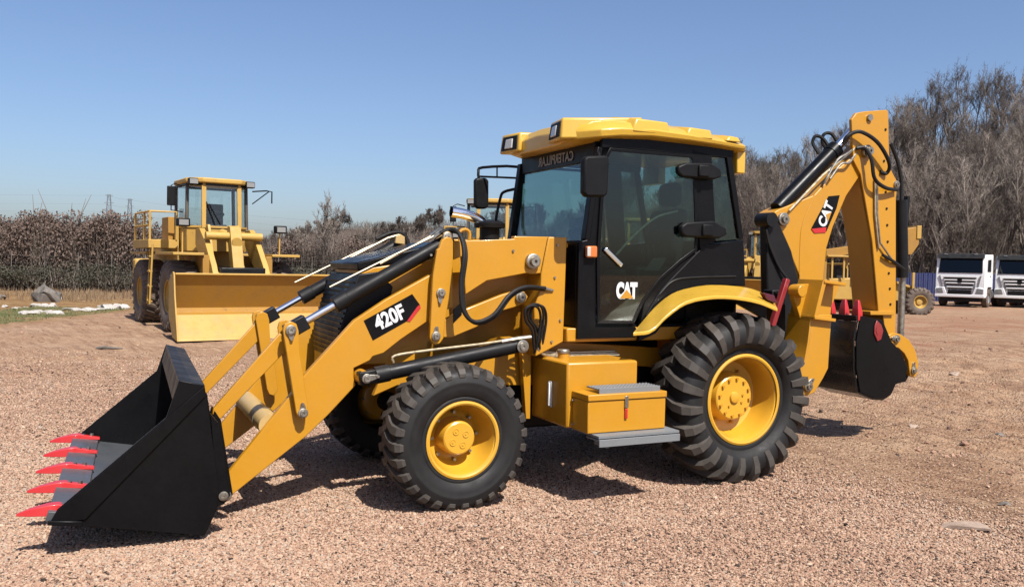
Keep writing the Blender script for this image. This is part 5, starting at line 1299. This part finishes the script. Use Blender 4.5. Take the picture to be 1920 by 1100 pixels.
def wheel_loader(name, label, loc, rz):
    r = root(name, label, 'wheel loader', loc, rz)
    for x, nm in ((0, 'front_wheel'), (3.1, 'rear_wheel')):
        big_wheel(r, (x, 1.06, .79), True, name=nm); big_wheel(r, (x, -1.06, .79), False, name=nm)
    P = [(-2.30, .03), (-1.92, .50), (-1.60, .53), (-1.58, .62), (-1.96, 1.32)]
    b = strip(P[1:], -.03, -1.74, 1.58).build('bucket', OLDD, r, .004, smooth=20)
    strip(P[:2], -.03, -1.739, 1.579).build('bucket_floor', OLDF, b, .004)
    MB().prism([(-2.32, .0), (-2.28, .06), (-1.98, .345), (-1.95, .30)], -1.76, 1.60).build('cutting_edge', OLDF, b, .004)
    for y0 in (-1.765, 1.585): MB().prism([(-2.33, .0), (-1.90, .05), (-1.56, .50), (-1.55, 1.15), (-1.90, 1.36), (-1.98, 1.33), (-2.05, .9), (-2.30, .12)], y0, y0 + .03).build('side_plate', OLDY, b, .004)
    MB().box(-2.0, -1.92, -1.74, 1.58, 1.30, 1.34).build('top_rail', OLDY, b, .01)
    mb = MB(); mb.box(-1.2, 1.6, -.48, .48, .55, 1.45); mb.build('front_frame', BLKM, r, .02)  # black stands in for the shade between the lift arms
    mb = MB(); mb.cyl((0, -1.0, .79), (0, 1.0, .79), .20); mb.cyl((3.1, -1.0, .79), (3.1, 1.0, .79), .2); mb.build('axles', BLKM, r)
    for s_ in (-1, 1):
        A_ = [(.45, 2.30), (.10, 2.32), (-.35, 2.05), (-.95, 1.50), (-1.45, .85), (-1.55, .40), (-1.35, .38), (-1.15, .75), (-.60, 1.25), (.0, 1.62), (.45, 1.95)]
        MB().prism(A_, *sorted((s_ * .50, s_ * .62))).build('lift_arm', OLDY, r, .01)
        MB().prism([(.55, 1.4), (.62, 2.42), (.40, 2.42), (-.1, 1.4)], *sorted((s_ * .30, s_ * .36))).build('mast_plate', OLDY, r, .01)
        MB().box(-.85, .95, min(s_ * .74, s_ * 1.38), max(s_ * .74, s_ * 1.38), 1.70, 1.76).build('front_fender', OLDY, r, .01)
        MB().box(-.80, .90, min(s_ * .62, s_ * .76), max(s_ * .62, s_ * .76), 1.2, 1.71).build('fender_wall', DSTONE if False else OLDD, r, .01)
        MB().cyl((.35, s_ * .42, 1.1), (-1.0, s_ * .42, .95), .085).build('lift_cylinder', OLDY, r)
        MB().box(2.2, 4.2, min(s_ * .70, s_ * 1.35), max(s_ * .70, s_ * 1.35), 1.72, 1.78).build('rear_fender', OLDY, r, .01)
    MB().cyl((-.7, 0, 2.0), (.5, 0, 2.22), .11).build('tilt_cylinder', OLDY, r)
    MB().prism([(-.95, 1.1), (-.55, 2.35), (-.35, 2.38), (-.30, 2.2), (-.7, 1.1)], -.12, .12).build('rocker', OLDY, r, .01)
    MB().cyl((-.45, -.62, 2.14), (-.45, .62, 2.14), .09).build('cross_shaft', OLDY, r)
    MB().cyl((-1.0, -.62, 1.25), (-1.0, .62, 1.25), .10).build('cross_shaft', OLDY, r)
    mb = MB(); mb.box(1.7, 4.9, -.72, .72, 1.0, 2.12); mb.build('engine_hood', OLDY, r, .05)
    MB().box(4.9, 5.3, -1.1, 1.1, .7, 1.6).build('counterweight', OLDY, r, .06)
    # platform, steps and rails on the left side
    MB().box(1.5, 3.4, .74, 1.42, 1.86, 2.06).build('platform', OLDY, r, .01)
    rl = holder('railing', r)
    for x in (1.55, 2.2, 3.3): MB().cyl((x, 1.38, 2.06), (x, 1.38, 2.72), .026, n=8).build('rail_post', OLDY, rl)
    for z in (2.40, 2.72): MB().tube([(1.55, 1.38, z), (3.3, 1.38, z)], .024, 8).build('rail_bar', OLDY, rl)
    MB().tube([(1.55, 1.38, 2.72), (1.50, .80, 2.72), (1.50, .80, 2.06)], .024, 8).build('rail_bar', OLDY, rl)
    MB().box(1.9, 2.6, .76, .90, 2.06, 2.62).build('tool_locker', OLDD, rl, .01)
    ld = holder('ladder', r)
    for x in (1.42, 1.66): MB().cyl((x, 1.40, .55), (x, 1.34, 1.95), .022, n=8).build('side_rail', OLDY, ld)
    for z in (.6, .95, 1.3, 1.65): MB().box(1.42, 1.66, 1.34, 1.42, z, z + .03).build('rung', OLDY, ld)
    for s_ in (1, -1):
        MB().box(1.62, 1.70, min(s_ * .72, s_ * .80), max(s_ * .72, s_ * .80), 2.0, 2.4).build('rear_post', OLDY, r)
    # cab
    c = holder('cab', r)
    plan = [(.60, .40), (.60, -.42), (.92, -.68), (2.0, -.68), (2.0, .70), (.92, .70)]
    MB().prism(plan, 1.80, 2.34, 'xy').build('cab_base', OLDY, c, .015)
    MB().prism([(x + (-.07 if x < 1 else .06), y * 1.07) for x, y in plan], 3.38, 3.50, 'xy').build('cab_roof', OLDY, c, .03)
    n = len(plan)
    for i in range(n):
        x, y = plan[i]; nx_, ny_ = plan[(i + 1) % n]
        w_ = .10 if i < 2 else .075
        MB().bar((x, y, 2.34), (x + .04, y * .98, 3.38), w_, .06, (1, 0, 0)).build('cab_post', OLDY if i < 2 else OLDK, c, .01)
        e = .05; a_ = Vector((x, y, 2.36)).lerp(Vector((nx_, ny_, 2.36)), e); b_ = Vector((x, y, 2.36)).lerp(Vector((nx_, ny_, 2.36)), 1 - e)
        mb = slab4(MB(), [a_, b_, (b_.x + .03, b_.y * .985, 3.37), (a_.x + .03, a_.y * .985, 3.37)], .006)
        mb.build('window', GLC, c)
        for z in (2.37, 3.35): MB().bar((a_.x, a_.y, z), (b_.x, b_.y, z), .05, .05).build('window_rail', OLDY if z < 3 else BLKM, c, .006)
    MB().box(1.35, 1.45, -.25, .25, 2.3, 2.95).build('seat_back', CLOTH, c, .03); MB().box(1.0, 1.4, -.25, .25, 2.3, 2.45).build('seat', CLOTH, c, .03)
    MB().tube([(.95 + .12 * math.cos(a_), .05 + .2 * math.sin(a_), 2.68 - .06 * math.cos(a_)) for a_ in [i * math.pi / 8 for i in range(17)]], .015, 6).build('steering_wheel', PLAS, c)
    MB().cyl((.85, .05, 2.3), (.95, .05, 2.68), .03).build('steering_column', PLAS, c)
    MB().tube([(.57, .15, 2.42), (.57, .35, 2.95)], .012, 6).build('wiper', PLAS, c); MB().tube([(.57, .02, 2.42), (.57, .28, 2.9)], .010, 6).build('wiper', PLAS, c)
    for y in (.62, -.68):
        l = MB().box(.62, .78, y - .11, y + .11, 3.33, 3.48).build('roof_lamp', PLAS, c, .02); MB().box(.605, .62, y - .09, y + .09, 3.35, 3.46).build('lamp_glass', LENS2, l)
    MB().tube([(1.0, .80, 3.30), (.75, 1.0, 3.33), (.68, 1.10, 3.28), (.68, 1.10, 2.72), (.9, .80, 2.70)], .013, 6).build('mirror_bracket', PLAS, r)
    MB().box(.62, .66, 1.02, 1.20, 2.82, 3.26).build('mirror', PLAS, r, .02)
    MB().tube([(1.0, -.84, 3.28), (.75, -1.1, 3.30), (.70, -1.22, 3.28), (.70, -1.22, 3.0)], .016, 6).build('mirror_bracket', PLAS, r); MB().tube([(1.0, -.84, 2.98), (.72, -1.15, 3.28)], .013, 6).build('mirror_bracket', PLAS, r)
    for y, z in ((.98, 2.42), (-1.22, 2.34)):
        MB().cyl((.1, y, 1.76), (.1, y, z), .018, n=8).build('lamp_mast', OLDY, r)
        h = MB().box(-.02, .14, y - .14, y + .14, z - .08, z + .10).build('head_lamp', PLAS, r, .02)
        MB().box(-.032, -.02, y - .10, y + .10, z - .05, z + .07).build('lamp_glass', LENS2, h)
    MB().cyl((3.2, .3, 2.1), (3.2, .3, 2.9), .06).build('exhaust_pipe', BLKM, r)
    return r
KO, KA = ((-6.4878, 19.4148, 0.15), 2.16421)
WL = wheel_loader('wheel_loader', 'old pale yellow wheel loader with its wide bucket down, standing behind the front bucket', KO, KA)
def place_copy(src, px, D, rz, label, sc=1.):
    c = copy_tree(src); X = (px - 960) / 1595 * D; c.location = (X, D, g1(X, D) - .02); c.rotation_euler = (0, 0, rz); c.scale = (sc,) * 3; c['label'] = label; return c
place_copy(WL, 921, 23.4, R(92), 'yellow wheel loader whose cab shows above the hood of the big backhoe loader')
place_copy(WL, 1425, 38, R(62), 'yellow wheel loader seen between the big cab and the black swing tower')
place_copy(WL, 1205, 31, R(100), 'yellow wheel loader seen only through the door glass of the big cab')

# loader with raised bucket, side on, behind the backhoe boom
def side_loader(label, px, D, rz):
    X = (px - 960) / 1595 * D
    r = root('raised_loader', label, 'loader', (X, D, g1(X, D) - .02), rz)
    for x in (-.2, 1.75):
        big_wheel(r, (x, -.85, .60), False, .62, .20, 'wheel', 18); big_wheel(r, (x, .85, .60), True, .62, .20, 'wheel', 18)
    MB().prism([(-2.2, .6), (-2.2, 1.5), (-1.2, 1.55), (-.2, 1.6), (1.2, 1.35), (2.0, .95), (2.0, .6)], -.45, .45).build('body', OLDY, r, .04)
    MB().prism([(.9, 1.46), (1.9, 1.14), (1.9, 1.04), (.9, 1.36)], -.62, -.47).build('bonnet_edge', OLDY, r, .01)
    MB().box(1.50, 1.60, -.72, -.60, .55, 1.85).build('upright', OLDY, r, .01)
    for x, y in ((-1.9, -.6), (-1.9, .6), (-.9, -.62), (-.9, .62), (-1.4, -.6)): MB().box(x, x + .07, y - .04, y + .04, 1.5, 2.45).build('canopy_post', OLDY, r)
    MB().box(-2.1, -.7, -.75, .75, 2.45, 2.53).build('canopy', OLDY, r, .02)
    MB().box(-1.6, -1.1, -.25, .25, 1.5, 2.0).build('seat', CLOTH, r, .05)
    for y in (-.62, .55):
        MB().prism([(-2.3, 2.35), (-2.25, 2.75), (-.4, 3.05), (.9, 3.30), (1.0, 3.1), (-.4, 2.75)], y, y + .08).build('lift_arm', OLDD, r, .01)
        MB().prism([(-2.3, 1.2), (-2.3, 2.75), (-2.1, 2.75), (-2.1, 1.2)], y, y + .08).build('arm_tower', OLDD, r, .01)
    b = MB().prism([(.72, 2.55), (1.35, 2.62), (1.62, 3.05), (1.68, 3.78), (1.45, 3.80), (.80, 3.62), (.62, 3.2)], -.95, .95).build('bucket', OLDD, r, .02)
    MB().box(1.52, 1.70, -.99, .99, 3.30, 3.86).build('bucket_lip', OLDY, b, .01)
    return r
side_loader('yellow loader with raised bucket standing behind the folded digging arm', 1632, 37.5, R(-4))
# stacked yellow parts seen between boom and dipper
def grader(px, D):
    X = (px - 960) / 1595 * D
    r = root('motor_grader', 'small yellow machine with upright posts seen between boom and dipper', 'grader', (X, D, g1(X, D)), R(-62))
    for x in (-.9, 1.3): big_wheel(r, (x, -.8, .60), False, .62, .18, 'wheel', 18); big_wheel(r, (x, .8, .60), True, .62, .18, 'wheel', 18)
    MB().box(-1.6, 2.0, -.5, .5, .6, 1.25).build('body', OLDY, r, .05)
    for x in (-.6, .5):
        for y in (-.5, .5): MB().box(x, x + .08, y - .04, y + .04, 1.2, 2.25).build('cab_post', OLDY, r)
    MB().box(-.7, .7, -.6, .6, 2.2, 2.28).build('canopy', OLDY, r, .02)
    MB().cyl((1.2, .1, 1.2), (1.2, .1, 2.0), .06).build('exhaust_pipe', BLKM, r); MB().box(.9, 1.5, -.3, .3, 1.25, 1.5).build('valve_block', OLDY, r, .04)
    return r
grader(1583, 41)

# ---------------- white trucks
def truck(loc, rz):
    t = root('white_truck', 'white tipper truck cab standing nearest beside the digging arm, before the blue hoarding', 'truck', loc, rz, 'white trucks parked before the wood')
    w = 1.24
    cb = MB().prism([(-.02, .62), (-.06, 1.2), (-.03, 1.86), (.16, 2.78), (.26, 2.90), (1.85, 2.95), (1.90, 2.85), (1.90, 1.0), (1.62, .98), (1.45, 1.12), (.75, 1.12), (.55, .98), (.50, .62)], -w, w).build('cab_shell', WHT, t, .03)
    slab4(MB(), [(-.035, -1.10, 1.90), (-.035, 1.10, 1.90), (.135, 1.06, 2.70), (.135, -1.06, 2.70)], -.02).build('windscreen_seal', BLKM, t)
    slab4(MB(), [(-.055, -1.04, 1.94), (-.055, 1.04, 1.94), (.112, 1.00, 2.66), (.112, -1.00, 2.66)], -.006).build('windscreen', GLD, t)
    MB().prism([(-.10, 2.70), (-.04, 2.95), (.20, 2.98), (.12, 2.72)], -1.16, 1.16).build('sun_visor', VIS, t, .01)
    for y in (-.75, .75): MB().box(-.08, -.02, y - .09, y + .09, 2.90, 2.96).build('marker_lamp', LENS2, t, .005)
    MB().prism([(-.075, 1.02), (-.075, 1.72), (-.06, 1.72), (-.06, 1.02)], -.78, .78).build('grille_panel', GRY2, t)
    for i, (z, ww) in enumerate(((1.62, .82), (1.44, .74), (1.27, .66), (1.05, .60))):
        MB().box(-.10, -.074, -ww, ww, z - .045, z + .025).build('grille_opening', BLKM, t)
        MB().box(-.125, -.098, -ww - .05, ww + .05, z + .03, z + .095).build('grille_bar', WHT, t, .008)
    MB().prism([(-.10, .15), (0, .17), (.10, .15), (.12, 0), (.08, -.13), (-.08, -.13), (-.12, 0)], 0, .02, 'yz').build('badge', PLAS, t, .004).location = (-.135, 0, 1.47)
    MB().box(-.14, .30, -w - .01, w + .01, .55, .72).build('bumper', WHT, t, .03)
    MB().box(-.13, .25, -.58, .58, .72, .96).build('lower_grille', BLKM, t, .01)
    for s_ in (-1, 1):
        MB().prism([(s_ * .62, .70), (s_ * 1.22, .70), (s_ * 1.24, 1.05), (s_ * .78, 1.12)], -.13, -.03, 'yz').build('bumper_corner', WHT, t, .02)
        h = MB().prism([(s_ * .80, .78), (s_ * 1.17, .76), (s_ * 1.18, 1.02), (s_ * .88, 1.06)], -.145, -.128, 'yz').build('head_lamp', GRY2, t, .008)
        MB().cyl((-.15, s_ * 1.0, .90), (-.143, s_ * 1.0, .90), .09, n=16).build('reflector', LENS2, h)
        MB().prism([(s_ * .84, 1.10), (s_ * 1.0, 1.75), (s_ * 1.06, 1.75), (s_ * .93, 1.10)], -.085, -.05, 'yz').build('corner_groove', GRY2, t)
        MB().prism([(.45, 1.98), (.50, 2.62), (1.30, 2.66), (1.32, 1.98)], *sorted((s_ * (w + .004), s_ * (w + .016)))).build('side_window', BLKM, t, .005)
        MB().box(1.15, 1.25, min(s_ * w, s_ * (w + .03)), max(s_ * w, s_ * (w + .03)), 1.70, 1.76).build('door_handle', BLKM, t)
        MB().box(-.02, .10, min(s_ * 1.26, s_ * 1.48), max(s_ * 1.26, s_ * 1.48), 2.05, 2.62).build('wing_mirror', WHT if False else BLKM, t, .03) if False else None
        ww_ = holder('wheel', t, (1.1, s_ * 1.08, .52)); m = MB(); m.lathe([(-.15, .28), (-.16, .45), (-.12, .52), (.12, .52), (.16, .45), (.15, .28)], n=32); m.build('tyre', RUBO, ww_, smooth=50)
        m = MB(); m.lathe([(-s_ * -.15, .30), (s_ * .10, .25), (s_ * .06, .10), (s_ * .10, 0)], n=24); m.build('rim', GRY2, ww_)
        MB().box(.60, 1.62, min(s_ * .95, s_ * 1.26), max(s_ * .95, s_ * 1.26), 1.06, 1.13).build('mudguard', BLKM, t, .02)
    MB().box(.10, 7.0, -.45, .45, .55, .95).build('chassis', BLKM, t)
    MB().box(.0, .6, -1.0, 1.0, .32, .56).build('underrun_beam', BLKM, t)
    for s_ in (-1, 1): MB().cyl((2.4, s_ * .95, .72), (3.3, s_ * .95, .72), .26).build('fuel_tank', GRY2, t)
    for x in (4.6, 5.9):
        for s_ in (-1, 1):
            ww_ = holder('wheel', t, (x, s_ * 1.0, .52)); m = MB(); m.lathe([(-.22, .28), (-.24, .45), (-.2, .52), (.2, .52), (.24, .45), (.22, .28)], n=28); m.build('tyre', RUBO, ww_, smooth=50)
            m = MB(); m.lathe([(s_ * .18, .28), (s_ * .05, .22), (s_ * .05, 0)], n=20); m.build('rim', GRY2, ww_)
    return t
GLD = glass('dark_windscreen_glass', (.10, .13, .13)); VIS = paint('visor_plastic', (.012, .015, .015), .5, 0, .2); GRY2 = paint('grey_trim', (.25, .26, .27), .45, 0, .2)
TO, TA = ((27.6375, 52.6176, -0.08), 0.87266)
TO = (TO[0] * .94 + .05, TO[1] * .94, 0)
TR = truck((TO[0], TO[1], g1(TO[0], TO[1]) - .01), TA); TR.scale = (1.05,) * 3
t2 = copy_tree(TR); t2.location = (TO[0] + 3.72, TO[1] + .4, g1(TO[0] + 3.72, TO[1] + .4) - .03); t2['label'] = 'white tipper truck cab cut by the right edge of the picture'
